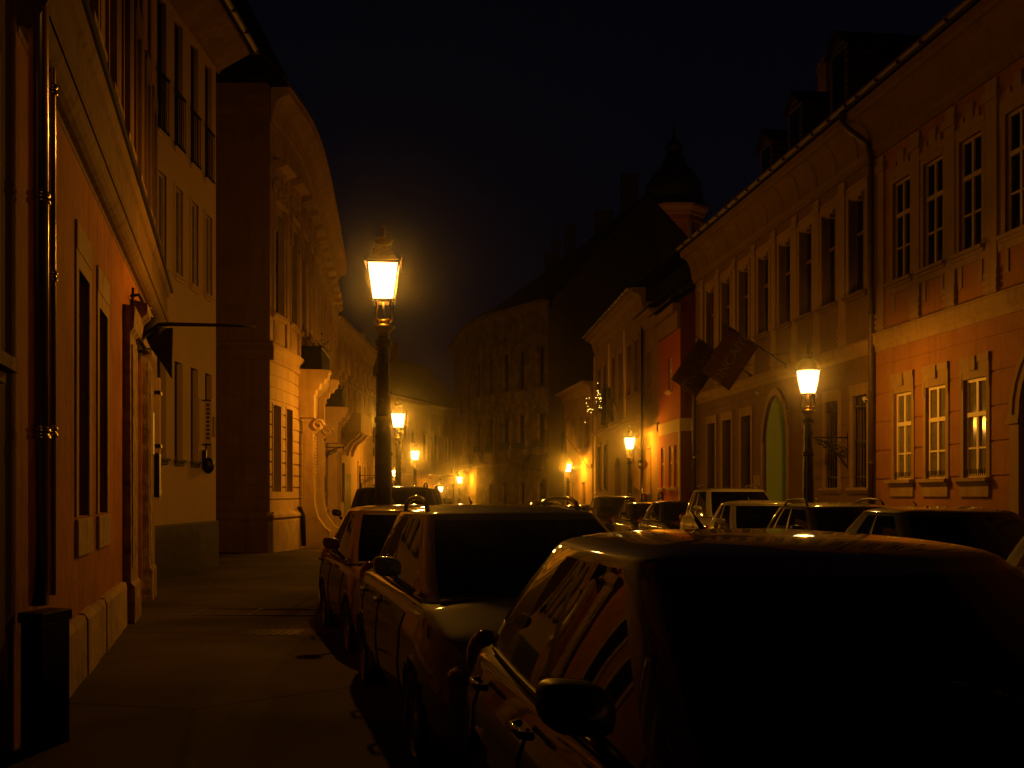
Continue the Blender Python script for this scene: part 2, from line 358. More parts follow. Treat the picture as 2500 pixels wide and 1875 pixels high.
# ================================================================== house fronts
def arch_pts(s0, s1, zs, zt, n=10, power=2.0):
    c = (s0 + s1) / 2; hw = (s1 - s0) / 2; out = []
    for i in range(n + 1):
        a = math.pi - math.pi * i / n
        out.append((c + hw * math.cos(a), zs + (zt - zs) * math.sin(a) ** (2 / power)))
    return out
def wall(parent, f, m, zb, zt, ops, s0=0, s1=None, grooves=(), reveal=.16, gd=.028, name='wall', ret=6.0):
    s1 = f.L if s1 is None else s1
    b = MB(); sb = {s0, s1}; zbk = {zb, zt}
    for o in ops: sb |= {o['s'] - o['w'] / 2, o['s'] + o['w'] / 2}; zbk |= {o['z0'], o['z1']}
    gr = [(z - .018, z + .018) for z in grooves]
    for a, c in gr: zbk |= {a, c}
    sb = sorted(x for x in sb if s0 <= x <= s1); zbk = sorted(z for z in zbk if zb <= z <= zt)
    def isop(sm, zm): return any(abs(sm - o['s']) < o['w'] / 2 - 1e-4 and o['z0'] < zm < o['z1'] for o in ops)
    def dep(zm): return -gd if any(a < zm < c for a, c in gr) else 0
    for i in range(len(sb) - 1):
        if sb[i + 1] - sb[i] < 1e-5: continue
        cu = f.cuts(sb[i], sb[i + 1])
        for j in range(len(zbk) - 1):
            z0, z1 = zbk[j], zbk[j + 1]
            if z1 - z0 < 1e-5: continue
            zm = (z0 + z1) / 2; sm = (sb[i] + sb[i + 1]) / 2
            if isop(sm, zm): continue
            d = dep(zm)
            for u0, u1 in zip(cu, cu[1:]):
                b.quad(f.map(u0, d, z0), f.map(u1, d, z0), f.map(u1, d, z1), f.map(u0, d, z1))
                if d:
                    b.quad(f.map(u0, d, z1), f.map(u1, d, z1), f.map(u1, 0, z1), f.map(u0, 0, z1))
                    b.quad(f.map(u0, d, z0), f.map(u1, d, z0), f.map(u1, 0, z0), f.map(u0, 0, z0))
    for o in ops:
        a, c = o['s'] - o['w'] / 2, o['s'] + o['w'] / 2; r = -o.get('reveal', reveal)
        if o.get('arch'):
            ap = arch_pts(a, c, o['z1'] - o['arch'], o['z1'], 12, o.get('power', 2.0))
            for (p, q), (p2, q2) in zip(ap, ap[1:]):
                b.quad(f.map(p, 0, q), f.map(p2, 0, q2), f.map(p2, 0, o['z1']), f.map(p, 0, o['z1']))
                b.quad(f.map(p, 0, q), f.map(p2, 0, q2), f.map(p2, r, q2), f.map(p, r, q))
            zt2 = o['z1'] - o['arch']
        else:
            zt2 = o['z1']; b.quad(f.map(a, 0, zt2), f.map(c, 0, zt2), f.map(c, r, zt2), f.map(a, r, zt2))
        b.quad(f.map(a, 0, o['z0']), f.map(c, 0, o['z0']), f.map(c, r, o['z0']), f.map(a, r, o['z0']))
        for u in (a, c): b.quad(f.map(u, 0, o['z0']), f.map(u, 0, zt2), f.map(u, r, zt2), f.map(u, r, o['z0']))
    if ret:
        for u in (s0, s1): b.quad(f.map(u, 0, zb), f.map(u, -ret, zb), f.map(u, -ret, zt), f.map(u, 0, zt))
    return b.build(name, m, parent)
def window(parent, f, o, fm, pm, depth=None, rows=(.5,), cols=1, thick=.045, frame_w=.05):
    """sash set into its opening: frame with glazing bars, pane behind"""
    a, c = o['s'] - o['w'] / 2, o['s'] + o['w'] / 2; z0, z1 = o['z0'], o['z1']
    d = -(depth if depth is not None else o.get('reveal', .16) - .05)
    b = MB(); t = frame_w
    za = z1 - (o.get('arch') or 0)
    b.fbox(f, a, a + t, d - thick, d, z0, za if o.get('arch') else z1); b.fbox(f, c - t, c, d - thick, d, z0, za if o.get('arch') else z1)
    b.fbox(f, a + t, c - t, d - thick, d, z0, z0 + t * 1.3)
    if o.get('arch'):
        ap = arch_pts(a, c, za, z1, 12, o.get('power', 2)); ai = arch_pts(a + t, c - t, za, z1 - t, 12, o.get('power', 2))
        for i in range(12):
            b.quad(f.map(ap[i][0], d, ap[i][1]), f.map(ap[i + 1][0], d, ap[i + 1][1]), f.map(ai[i + 1][0], d, ai[i + 1][1]), f.map(ai[i][0], d, ai[i][1]))
    else: b.fbox(f, a + t, c - t, d - thick, d, z1 - t, z1)
    for k in range(cols):
        u = lerp(a, c, (k + 1) / (cols + 1)); b.fbox(f, u - t * .62, u + t * .62, d - thick, d + .012, z0 + t * 1.3, z1 - t)
    for i, rr in enumerate(rows):
        z = lerp(z0, z1, rr); hh = t * .75 if i == 0 else t * .32
        b.fbox(f, a + t, c - t, d - thick, d + (.022 if i == 0 else .004), z - hh, z + hh)
    fr = b.build('window', fm, parent)
    b = MB(); dd = d - thick * .55
    if o.get('arch'):
        ap = arch_pts(a, c, za, z1, 12, o.get('power', 2))
        b.add([f.map(a, dd, z0)] + [f.map(u, dd, z) for u, z in ap] + [f.map(c, dd, z0)], [tuple(range(15))])
    else:
        b.quad(f.map(a, dd, z0), f.map(c, dd, z0), f.map(c, dd, z1), f.map(a, dd, z1))
    b.build('pane', pm, fr)
    return fr
def surround(parent, f, o, m, w=.13, proud=.035, head=0, ears=0, foot=0, name='window_surround'):
    a, c = o['s'] - o['w'] / 2, o['s'] + o['w'] / 2; z0, z1 = o['z0'], o['z1']; b = MB()
    b.fbox(f, a - w, a, -.02, proud, z0 - foot, z1 + w); b.fbox(f, c, c + w, -.02, proud, z0 - foot, z1 + w)
    b.fbox(f, a, c, -.02, proud, z1, z1 + w)
    if head: b.fbox(f, a - w, c + w, -.02, proud + .012, z1 + w, z1 + w + head)
    if ears:
        b.fbox(f, a - w - ears, a - w, -.02, proud - .006, z1 - .28, z1 + w + head); b.fbox(f, c + w, c + w + ears, -.02, proud - .006, z1 - .28, z1 + w + head)
    return b.build(name, m, parent)
def sill(parent, f, o, m, w=.18, out=.12, h=.07):
    b = MB(); b.fbox(f, o['s'] - o['w'] / 2 - w, o['s'] + o['w'] / 2 + w, -.1, out, o['z0'] - h, o['z0'] - .002)
    b.fbox(f, o['s'] - o['w'] / 2 - w + .03, o['s'] + o['w'] / 2 + w - .03, -.02, out * .55, o['z0'] - h - .06, o['z0'] - h)
    return b.build('window_sill', m, parent)
def cornice(parent, f, m, z, out=.45, h=.55, s0=0, s1=None, name='cornice'):
    s1 = f.L if s1 is None else s1
    b = MB(); pr = [(-.05, z - h), (.05, z - h), (.06, z - h * .86), (.10, z - h * .82), (.12, z - h * .66)]
    for k in range(7):
        a = math.pi / 2 * k / 6; pr.append((.14 + (out - .2) * (1 - math.cos(a)), z - h * .62 + h * .38 * math.sin(a)))
    pr += [(out - .03, z - h * .22), (out, z - h * .18), (out, z - .02), (out + .03, z), (-.05, z)]
    b.sweep(f, pr, s0, s1); return b.build(name, m, parent)
def belt(parent, f, m, z0, z1, out=.09, s0=0, s1=None, name='string_course'):
    s1 = f.L if s1 is None else s1; b = MB()
    b.sweep(f, [(-.03, z0), (.03, z0), (.035, z0 + (z1 - z0) * .25), (out * .8, z0 + (z1 - z0) * .45), (out * .8, z1 - .05), (out, z1 - .04), (out, z1), (-.03, z1 + .03)], s0, s1)
    return b.build(name, m, parent)
def roof(parent, f, m, z, rise, run, over=.5, s0=-.1, s1=None, back=True):
    s1 = f.L + .1 if s1 is None else s1; b = MB()
    pr = [(over, z), (over + .02, z + .06), (-run, z + rise + .06)] + ([(-2 * run, z), (-2 * run, z - .1)] if back else []) + [(-run, z + rise - .1)]
    b.sweep(f, pr, s0, s1); return b.build('roof', m, parent)
def gutter(parent, f, m, z, o=.55, r=.075, s0=0, s1=None):
    s1 = f.L if s1 is None else s1; b = MB(); pr = []
    for k in range(7):
        a = math.pi + math.pi * k / 6; pr.append((o + r * math.cos(a), z + r * math.sin(a)))
    for k in range(7):
        a = 2 * math.pi - math.pi * k / 6; pr.append((o + (r - .012) * math.cos(a), z + (r - .012) * math.sin(a)))
    b.sweep(f, pr, s0, s1)
    n = int((s1 - s0) / .9)
    for i in range(n + 1):
        u = s0 + .1 + i * .9
        if u < s1: b.fbox(f, u - .012, u + .012, o - r - .008, o + r + .008, z - r - .008, z - r * .2)
    return b.build('gutter', m, parent)
def downpipe(name, pts, r, m, label=None, parent=None, rings=(), group=None):
    b = MB(); b.tube(pts, r, 16)
    for (x, y, z) in rings:
        b.lathe([(r, -.035), (r + .012, -.03), (r + .012, -.012), (r + .004, -.008), (r + .004, .008), (r + .012, .012), (r + .012, .03), (r, .035)], (x, y, z), 16)
        b.box(x - .012, x + .012, y - .012, y + .012, z - .01, z + .01)
    if parent: return b.build(name, m, parent)
    o = b.build(name, m, None, pts[-1]); tag(o, label, 'downpipe', group); return o
def chimney(parent, x, y, z0, z1, w=.6, d=.9, m=None):
    b = MB(); b.box(x - w / 2, x + w / 2, y - d / 2, y + d / 2, z0, z1 - .25); b.box(x - w / 2 - .06, x + w / 2 + .06, y - d / 2 - .06, y + d / 2 + .06, z1 - .25, z1 - .12)
    b.box(x - w / 2 - .02, x + w / 2 + .02, y - d / 2 - .02, y + d / 2 + .02, z1 - .12, z1)
    return b.build('chimney', m or M['side'], parent)

# ---------------------------------------------------------------- near neighbour on the left edge
NX = lambda y: -1.246 - .272 * y
f = Face([(NX(2.2), 2.2), (NX(5.8), 5.8)])
e = empty('brown_house', (NX(2.2), 2.2, 0), 'dark brown house front at the extreme left edge of the photo before the downpipes', 'house')
ops = [dict(s=f.sy(4.75), w=.8, z0=2.3, z1=3.75, reveal=.12), dict(s=f.sy(3.2), w=.85, z0=1.2, z1=3.75, reveal=.12)]
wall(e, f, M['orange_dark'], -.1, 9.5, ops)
for o in ops:
    fr = window(e, f, o, M['darkpaint'], M['night'], .08); surround(fr, f, o, M['trim'], .1, .05); sill(fr, f, o, M['stone'])
belt(e, f, M['orange_dark'], 4.5, 4.8, .12); roof(e, f, M['tiles'], 9.5, 4, 5)

# ---------------------------------------------------------------- orange house on the left
f = Face([(NX(5.8), 5.8), (NX(16.2), 16.2)]); LO = f
e = empty('orange_house', (NX(5.8), 5.8, 0), 'orange house on the left pavement with a jutting ochre ledge and stone doorway', 'house')
gw = [dict(s=f.sy(8.46), w=.62, z0=1.42, z1=3.40, reveal=.2), dict(s=f.sy(9.72), w=.62, z0=1.42, z1=3.32, reveal=.2)]
uw = [dict(s=f.sy(y), w=.62, z0=5.55, z1=7.5, reveal=.1) for y in (8.75, 10.2, 11.55, 13.0, 14.5, 15.7)]
door = dict(s=f.sy(13.15), w=1.55, z0=-.05, z1=3.55, reveal=.42)
wall(e, f, M['orange'], -.1, 9.6, gw + uw + [door], ret=5)
for o in gw:
    fr = window(e, f, o, M['darkpaint'], M['night'], .15, rows=(.62,), cols=1)
    surround(fr, f, o, M['plinth'], .13, .015, .0)
    b = MB(); b.fbox(f, o['s'] - .44, o['s'] + .44, -.03, .03, 1.1, 1.40); b.build('window_sill', M['plinth'], fr, bevel=.01)
    b = MB(); b.fbox(f, o['s'] - .44, o['s'] + .44, -.02, .022, o['z1'] + .132, o['z1'] + .36); b.build('lintel', M['plinth'], fr, bevel=.01)
    b = MB()
    for k in range(4):
        u = o['s'] - .27 + .18 * k; b.fbox(f, u - .008, u + .008, -.1, -.084, 1.43, o['z1'])
    b.build('window_bars', M['iron'], fr)
for o in uw:
    fr = window(e, f, o, M['paint'], M['curtain'], .06, rows=(.62,), cols=1); surround(fr, f, o, M['fascia'], .10, .05, .12)
    sill(fr, f, o, M['stone'], .14, .11)
# pilaster strips between the upper windows
for y in (9.5, 10.9, 12.3, 13.75, 15.1):
    b = MB(); b.fbox(f, f.sy(y) - .16, f.sy(y) + .16, -.02, .035, 5.25, 9.4); b.build('pilaster', M['fascia'], e)
# jutting ledge with its cove, from above the pipes to past the corner
b = MB(); pr = [(-.02, 4.26), (.004, 4.26)]
for k in range(6):
    a = math.pi / 2 * k / 5; pr.append((.01 + .13 * math.sin(a), 4.30 + .16 * (1 - math.cos(a))))
pr += [(.15, 4.44), (.165, 4.46), (.165, 4.54), (.145, 4.56), (.135, 4.85), (.17, 4.88), (.19, 4.97), (.19, 5.05), (-.02, 5.12)]
b.sweep(f, pr, .1, f.sy(17.0)); b.build('ledge', M['fascia'], e)
b = MB(); b.sweep(f, [(.175, 5.0), (.215, 5.0), (.22, 5.06), (.0, 5.15), (-.01, 5.125), (.175, 5.055)], .1, f.sy(17.3)); b.build('ledge_flashing', M['iron'], e)
b = MB()
for i in range(7):
    u0 = f.sy(7.0) + i * .65; u1 = min(u0 + .64, f.sy(11.42)); dz = random.uniform(-.012, .012)
    if u1 > u0: b.sweep(f, [(-.02, -.05), (.075 + dz, -.05), (.07 + dz, .58 + dz), (.045, .63 + dz), (-.02, .64 + dz)], u0, u1)
b.build('stone_plinth', M['plinth'], e)
b = MB()
for s0, s1 in ((f.sy(11.5), f.sy(12.33)), (f.sy(13.98), f.sy(14.8))):
    b.sweep(f, [(-.02, -.05), (.13, -.05), (.13, .55), (.09, .6), (.08, 3.42), (.12, 3.48), (.13, 3.72), (-.02, 3.74)], s0, s1)
    b.fbox(f, s0 + .12, s1 - .12, .07, .10, .75, 3.3)
b.build('stone_doorway', M['stone'], e)
b = MB(); b.sweep(f, [(-.4, 3.52), (.10, 3.52), (.12, 3.7), (.2, 3.78), (.2, 3.9), (-.02, 3.95)], f.sy(12.3), f.sy(14.02)); b.build('door_lintel', M['stone'], e)
d = MB(); d.fbox(f, door['s'] - .775, door['s'] + .775, -.4, -.34, 0, 3.5); dd = d.build('door', M['wood'], e)
b = MB()
for s in (-.38, .38):
    for z0, z1 in ((.25, 1.1), (1.25, 2.5), (2.65, 3.3)): b.fbox(f, door['s'] + s - .27, door['s'] + s + .27, -.345, -.315, z0, z1)
b.build('door_panel', M['wood'], dd, bevel=.012)
b = MB(); b.tube([f.map(door['s'] + .05, -.33, 1.05), f.map(door['s'] + .05, -.25, 1.05), f.map(door['s'] + .17, -.25, 1.05)], .012, 8); b.build('handle', M['chrome'], dd)
roof(e, f, M['tiles'], 9.6, 4.5, 5.5, .55)
# the two downpipes and the dark cast shoe
px, py = -2.765, 5.98
downpipe('downpipe', [(px, py, 11), (px, py, .95)], .055, M['zinc'], 'thick shiny zinc downpipe at the left edge beside the orange house', rings=[(px, py, 3.33), (px, py, 1.95), (px, py, 4.9)])
px2, py2 = -2.965, 6.59
downpipe('downpipe', [(px2, py2, 11), (px2, py2, .95)], .028, M['zinc'], 'thin pipe running close beside the thick zinc downpipe', rings=[(px2, py2, 3.0), (px2, py2, 2.0), (px2, py2, 4.2)])
b = MB(); q = Matrix.Translation((px + .03, py - .02, 0)) @ Matrix.Scale(.5, 4, (1, 0, 0)) @ Matrix.Scale(.7, 4, (0, 1, 0)) @ Matrix.Rotation(-.265, 4, 'Z')
b.box(-.14, .17, -.16, .22, .12, .86, q); b.box(-.16, .19, -.18, .24, .86, .92, q)
for i in range(5): b.box(-.12 + i * .06, -.095 + i * .06, -.175, -.15, .2, .8, q)
o = b.build('pipe_guard', M['iron'], None, (px, py, .15), bevel=.012); tag(o, 'squat black iron box guarding the foot of the left downpipes', 'pipe guard')
# rolled banner on its pole above the doorway
P0 = f.map(f.sy(12.9), .08, 3.72)
e = empty('flagpole', P0, 'dark flagpole sticking straight out above the stone doorway with a drooping dark cloth', 'flagpole')
b = MB(); b.tube([P0, P0 + Vector((.35, -.02, .02)), P0 + Vector((1.1, -.05, .0)), P0 + Vector((1.45, -.06, -.02))], [.028, .026, .02, .010], 10); b.build('pole', M['iron'], e)
b = MB()
for z, dy in ((3.95, -.75), (3.42, -.75)):
    b.tube([f.map(f.sy(12.9 + dy), .02, z), f.map(f.sy(12.9 + dy), .12, z + .02), f.map(f.sy(12.9 + dy * .4), .14, z - .03), P0 + Vector((.12, 0, z - 3.72))], .018, 8)
b.tube([f.map(f.sy(12.15), .02, 3.1), f.map(f.sy(12.15), .05, 4.05)], .016, 8); b.build('bracket', M['iron'], e)
b = MB(); rows = []
for i in range(15):
    t = i / 14; w = .10 + .05 * math.sin(t * 9) + .05 * t
    c = P0 + Vector((.12 - .26 * t, -.20 * t, .12 - .62 * t))
    rows.append([c + Vector((w * math.cos(a) * .9, w * .5 * math.sin(a), .02 * math.cos(3 * a + t * 7))) for a in [2 * math.pi * k / 14 for k in range(14)]])
b.grid(rows, True); b.build('rolled_cloth', M['cloth2'], e)
b = MB(); rows = []
for i in range(11):
    t = i / 10; rows.append([P0 + Vector((.02 + .38 * u, .03 * math.sin(9 * u + 2 * t), -.02 - .62 * t * (u ** .8 + .05))) for u in [k / 10 for k in range(11)]])
b.grid(rows); ob = b.build('hanging_cloth', M['cloth2'], e); ob.modifiers.new('s', 'SOLIDIFY').thickness = .006

# small things on the wall beside the doorway
def wallbox(name, f, y, z0, z1, w, dep, m, label, cat, extra=None):
    b = MB(); b.fbox(f, f.sy(y) - w / 2, f.sy(y) + w / 2, 0.0, dep, z0, z1)
    o = b.build(name, m, None, f.map(f.sy(y), 0, z0), bevel=.01); tag(o, label, cat); return o
wallbox('letter_box', LO, 15.05, 1.55, 2.2, .3, .16, M['iron'], 'black box on the orange wall just past the stone doorway', 'letter box')
wallbox('name_plate', LO, 14.4, 2.15, 2.75, .22, .12, M['plate'], 'narrow pale plate on the far jamb of the stone doorway', 'name plate')
p = LO.map(LO.sy(15.5), 0, 1.6)
e = empty('showcase', p, 'slim glazed showcase on black brackets at the end of the orange wall', 'showcase')
b = MB(); b.fbox(LO, LO.sy(15.5) - .16, LO.sy(15.5) + .16, .06, .13, 1.5, 3.35); b.build('case', M['cream'], e)
b = MB()
for z in (1.62, 2.3, 3.1): b.fbox(LO, LO.sy(15.5) - .18, LO.sy(15.5) + .18, .0, .15, z, z + .05)
b.build('bracket', M['iron'], e)

# ---------------------------------------------------------------- plain yellow house with slit windows
f = Face([(-6.0, 16.4), (-6.0, 20.75)]); LY = f
e = empty('yellow_house', (-6.0, 16.4, 0), 'plain yellow house with three rows of narrow windows and dark socle', 'house')
yy = (17.54, 18.43, 19.35, 20.24)
o1 = [dict(s=f.sy(y), w=.45, z0=2.22, z1=3.97, reveal=.14) for y in yy]
o2 = [dict(s=f.sy(y), w=.42, z0=5.52, z1=7.1, reveal=.07) for y in yy]
o3 = [dict(s=f.sy(y), w=.46, z0=7.78, z1=10.1, reveal=.12) for y in yy]
wall(e, f, M['yellow'], -.1, 10.75, o1 + o2 + o3, reveal=.14, ret=7)
for o in o1:
    fr = window(e, f, o, M['darkpaint'], M['night'], .1, rows=(), cols=0, frame_w=.03); sill(fr, f, o, M['grey'], .04, .07, .05)
for o in o2:
    fr = window(e, f, o, M['trim'], M['curtain'], .03, rows=(), cols=0, frame_w=.05); surround(fr, f, o, M['yellow'], .05, .02, 0); sill(fr, f, o, M['yellow'], .05, .06, .05)
for o in o3:
    fr = window(e, f, o, M['darkpaint'], M['night'], .08, rows=(.45,), cols=1, frame_w=.03); sill(fr, f, o, M['yellow'], .05, .06, .05)
    b = MB()
    for k in range(6): b.fbox(f, o['s'] - .26 + k * .104 - .006, o['s'] - .26 + k * .104 + .006, .03, .042, 7.8, 8.75)
    b.fbox(f, o['s'] - .29, o['s'] + .29, .02, .05, 8.75, 8.79); b.fbox(f, o['s'] - .29, o['s'] + .29, .02, .05, 7.82, 7.85); b.build('railing', M['iron'], fr)
b = MB(); b.sweep(f, [(-.02, -.1), (.05, -.1), (.05, 1.03), (.03, 1.06), (-.02, 1.07)], 0, f.L + .03); b.build('socle', M['grey'], e)
b = MB(); b.sweep(f, [(-.02, 10.2), (.05, 10.3), (.62, 10.62), (.62, 10.7), (-.02, 10.75)], 0, f.L + .25); b.build('eaves', M['fascia'], e)
roof(e, f, M['tiles'], 10.72, 4.5, 5, .68, 0, f.L + .3); gutter(e, f, M['dullzinc'], 10.72, .74, .075, 0, f.L + .3)
q = f.map(f.sy(19.85), 0, 3.1)
e = empty('hanging_sign', q, 'narrow upright sign between the last two ground windows of the yellow house', 'sign')
b = MB(); b.fbox(f, f.sy(19.85) - .02, f.sy(19.85) + .02, .05, .17, 2.58, 3.4); b.build('board', M['cream'], e)
b = MB()
for k in range(9): z = 2.66 + k * .08; b.fbox(f, f.sy(19.85) - .024, f.sy(19.85) + .024, .08, .14, z, z + .045)
b.build('marking', M['cloth'], e)
b = MB(); b.fbox(f, f.sy(19.85) - .012, f.sy(19.85) + .012, 0, .18, 3.4, 3.43); b.fbox(f, f.sy(19.85) - .012, f.sy(19.85) + .012, 0, .18, 2.54, 2.57); b.build('bracket', M['iron'], e)
q = f.map(f.sy(19.85), .06, 2.15)
b = MB(); b.ball(q + Vector((.05, 0, 0)), (.12, .1, .16), 12, 8); b.fbox(f, f.sy(19.85) - .03, f.sy(19.85) + .03, 0, .08, 2.1, 2.45)
o = b.build('bell_box', M['iron'], None, q); tag(o, 'dark rounded box below the upright sign on the yellow house', 'bell box')
b = MB(); b.fbox(f, f.sy(20.6) - .07, f.sy(20.6) + .07, 0, .02, 2.75, 3.15); o = b.build('wall_plaque', M['tan'], None, f.map(f.sy(20.6), 0, 2.95)); tag(o, 'small plain plaque near the far corner of the yellow house', 'plaque')

# ---------------------------------------------------------------- baroque palace with bowed front
f = Face([(-6.12, 25.8), (-6.02, 28.6), (-6.40, 33.2), (-7.72, 44.3), (-8.1, 46.9)], 1, True); LB = f
e = empty('baroque_house', (-6.1, 25.8, 0), 'honey coloured baroque house with a bowed grooved front and two carved portals', 'house')
gr = [4.95 - .317 * k for k in range(0, 12)]
b1 = [dict(s=f.sy(y), w=.66, z0=1.66, z1=3.88, reveal=.2) for y in (26.45, 27.65)]
b2 = [dict(s=f.sy(y), w=1.1, z0=1.7, z1=3.9, reveal=.2) for y in (33.0, 35.0, 36.8, 43.4, 45.3)]
sd = f.sy
por = [dict(s=(sd(29.2) + sd(31.6)) / 2, w=1.5, z0=-.05, z1=3.9, arch=.7, reveal=.5), dict(s=(sd(38.8) + sd(41.0)) / 2, w=1.5, z0=-.3, z1=3.9, arch=.7, reveal=.5)]
up = []; s = sd(26.6)
while s < f.L - .5: up.append(dict(s=s, w=.78, z0=6.22, z1=8.8, reveal=.16)); s += 1.52
wall(e, f, M['baroque'], -.6, 11.5, b1 + b2 + por + up, grooves=gr, ret=0, gd=.045)
for o in b1:
    fr = window(e, f, o, M['darkpaint'], M['night'], .17, rows=(), cols=0, frame_w=.05); surround(fr, f, o, M['baroque'], .05, .02, 0)
for o in b2:
    fr = window(e, f, o, M['darkpaint'], M['night'], .17, rows=(.5,)); b = MB()
    for k in range(6): u = o['s'] - .5 + .2 * k; b.fbox(f, u - .012, u + .012, .05, .075, o['z0'] - .05, o['z1'] + .05)
    for k in range(6): z = o['z0'] + .1 + k * .42; b.fbox(f, o['s'] - .55, o['s'] + .55, .045, .08, z - .012, z + .012)
    b.build('grille', M['iron'], fr)
for o in por:
    b = MB(); b.fbox(f, o['s'] - .8, o['s'] + .8, -.55, -.48, -.4, 3.9); dr = b.build('door', M['wood'], e)
rnd = random.Random(3)
for i, o in enumerate(up):
    fr = window(e, f, o, M['darkpaint'], M['night'] if i % 3 else M['curtain'], .12, rows=(.62,))
    surround(fr, f, o, M['baroque'], .12, .05, 0); sill(fr, f, o, M['baroque'], .2, .12)
    b = MB(); b.fbox(f, o['s'] - .42, o['s'] + .42, -.01, .03, 5.45, 6.05); b.fbox(f, o['s'] - .32, o['s'] + .32, .025, .045, 5.55, 5.95); b.build('apron_panel', M['baroque'], fr, bevel=.01)
    # carved hood: a broken arch, shell and scrolls
    b = MB()
    b.sweep(f, [(-.01, 9.86), (.3, 9.95), (.36, 10.0), (.36, 10.08), (-.01, 10.14)], o['s'] - .5, o['s'] + .5)
    b.sweep(f, [(-.01, 9.0), (.10, 9.0), (.13, 9.1), (-.01, 9.16)], o['s'] - .55, o['s'] + .55)
    b.fbox(f, o['s'] - .5, o['s'] + .5, -.01, .035, 9.1, 9.9)
    for k in range(26):
        u = rnd.uniform(-.42, .42); z = rnd.uniform(9.1, 9.95); q = f.map(o['s'] + u, .02 + .07 * rnd.random(), z)
        r = rnd.uniform(.04, .11); b.ball(q, (r, r, r * rnd.uniform(.7, 1.6)), 7, 5)
    for sg in (-1, 1):
        pts = [f.map(o['s'] + sg * (.45 - .16 * math.cos(a) * (1 - a / 9)), .065, 9.45 + .18 * math.sin(a) * (1 - a / 9)) for a in [k * .5 for k in range(14)]]
        b.tube(pts, .04, 6)
        b.fbox(f, o['s'] + sg * .5 - .05, o['s'] + sg * .5 + .05, -.01, .12, 8.3, 9.0)
    b.build('carved_hood', M['baroque'], fr)
for s in [sd(26.6) - .76 + 1.52 * k for k in range(len(up) + 1)]:
    if s > .2:
        b = MB(); b.fbox(f, s - .14, s + .14, -.01, .06, 5.4, 10.9); b.build('pilaster', M['baroque'], e)
b = MB(); b.sweep(f, [(-.03, 4.98), (.05, 4.98), (.06, 5.06), (.03, 5.08), (.03, 5.24), (.08, 5.28), (.12, 5.36), (.13, 5.42), (-.03, 5.46)], 0, f.L); b.build('string_course', M['baroque'], e)
b = MB(); b.sweep(f, [(-.02, -.6), (.12, -.6), (.12, .9), (.10, .95), (.16, 1.0), (.15, 1.06), (.06, 1.14), (-.02, 1.15)], -.12, f.sy(29.2)); b.sweep(f, [(-.02, -.6), (.12, -.6), (.12, .9), (.10, .95), (.16, 1.0), (.15, 1.06), (.06, 1.14), (-.02, 1.15)], f.sy(31.7), f.sy(38.7)); b.build('plinth', M['plinth'], e)
cornice(e, f, M['baroque'], 11.85, .5, .95, -.0)
b = MB(); pr = [(.52, 11.86), (.54, 11.92), (-2.5, 15.4), (-5.5, 17.2), (-5.5, 17), (-2.5, 15.2)]; b.sweep(f, pr, -.5, f.L); b.build('roof', M['tiles'], e)
# frontal side wall
fs = Face([(-12, 25.8), (-6.1, 25.8)])
arc = dict(s=fs.L - 3.0, w=2.1, z0=-.1, z1=5.1, arch=1.5, power=1.6, reveal=.35)
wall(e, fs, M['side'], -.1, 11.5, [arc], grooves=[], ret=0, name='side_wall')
b = MB(); b.fbox(fs, arc['s'] - 1.1, arc['s'] + 1.1, -.38, -.3, -.1, 5.1); b.build('side_door', M['wood'], e)
b = MB(); ao = arch_pts(arc['s'] - 1.3, arc['s'] + 1.3, 3.6, 5.35, 14, 1.6); ai = arch_pts(arc['s'] - 1.05, arc['s'] + 1.05, 3.6, 5.1, 14, 1.6)
for i in range(14):
    (a, za), (c, zc), (c2, zc2), (a2, za2) = ao[i], ao[i + 1], ai[i + 1], ai[i]
    b.quad(fs.map(a, .06, za), fs.map(c, .06, zc), fs.map(c2, .06, zc2), fs.map(a2, .06, za2)); b.quad(fs.map(a, .06, za), fs.map(c, .06, zc), fs.map(c, -.01, zc), fs.map(a, -.01, za))
for sg in (-1, 1): b.fbox(fs, arc['s'] + sg * 1.175 - .125, arc['s'] + sg * 1.175 + .125, -.01, .06, -.1, 3.6)
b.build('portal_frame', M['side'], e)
b = MB()
for z in [1.2 + .317 * k for k in range(13)]: b.fbox(fs, fs.L - 1.6, fs.L - .02, 0, .025, z, z + .28)
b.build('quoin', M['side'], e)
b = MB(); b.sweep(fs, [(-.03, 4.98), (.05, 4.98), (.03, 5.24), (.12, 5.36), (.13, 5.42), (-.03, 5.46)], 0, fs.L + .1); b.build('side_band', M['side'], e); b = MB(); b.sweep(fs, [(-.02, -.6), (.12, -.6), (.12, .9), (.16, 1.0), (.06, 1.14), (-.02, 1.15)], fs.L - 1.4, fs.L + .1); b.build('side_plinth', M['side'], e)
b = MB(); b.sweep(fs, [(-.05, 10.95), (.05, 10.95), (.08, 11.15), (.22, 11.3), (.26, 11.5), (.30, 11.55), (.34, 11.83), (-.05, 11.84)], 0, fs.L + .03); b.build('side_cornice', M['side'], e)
b = MB(); b.add([(-12, 25.4, 11.86), (-5.55, 25.4, 11.86), (-7.4, 28.5, 15.4), (-12, 29.5, 16.5)], [(0, 1, 2, 3)]); b.build('hip_roof', M['tiles'], e)
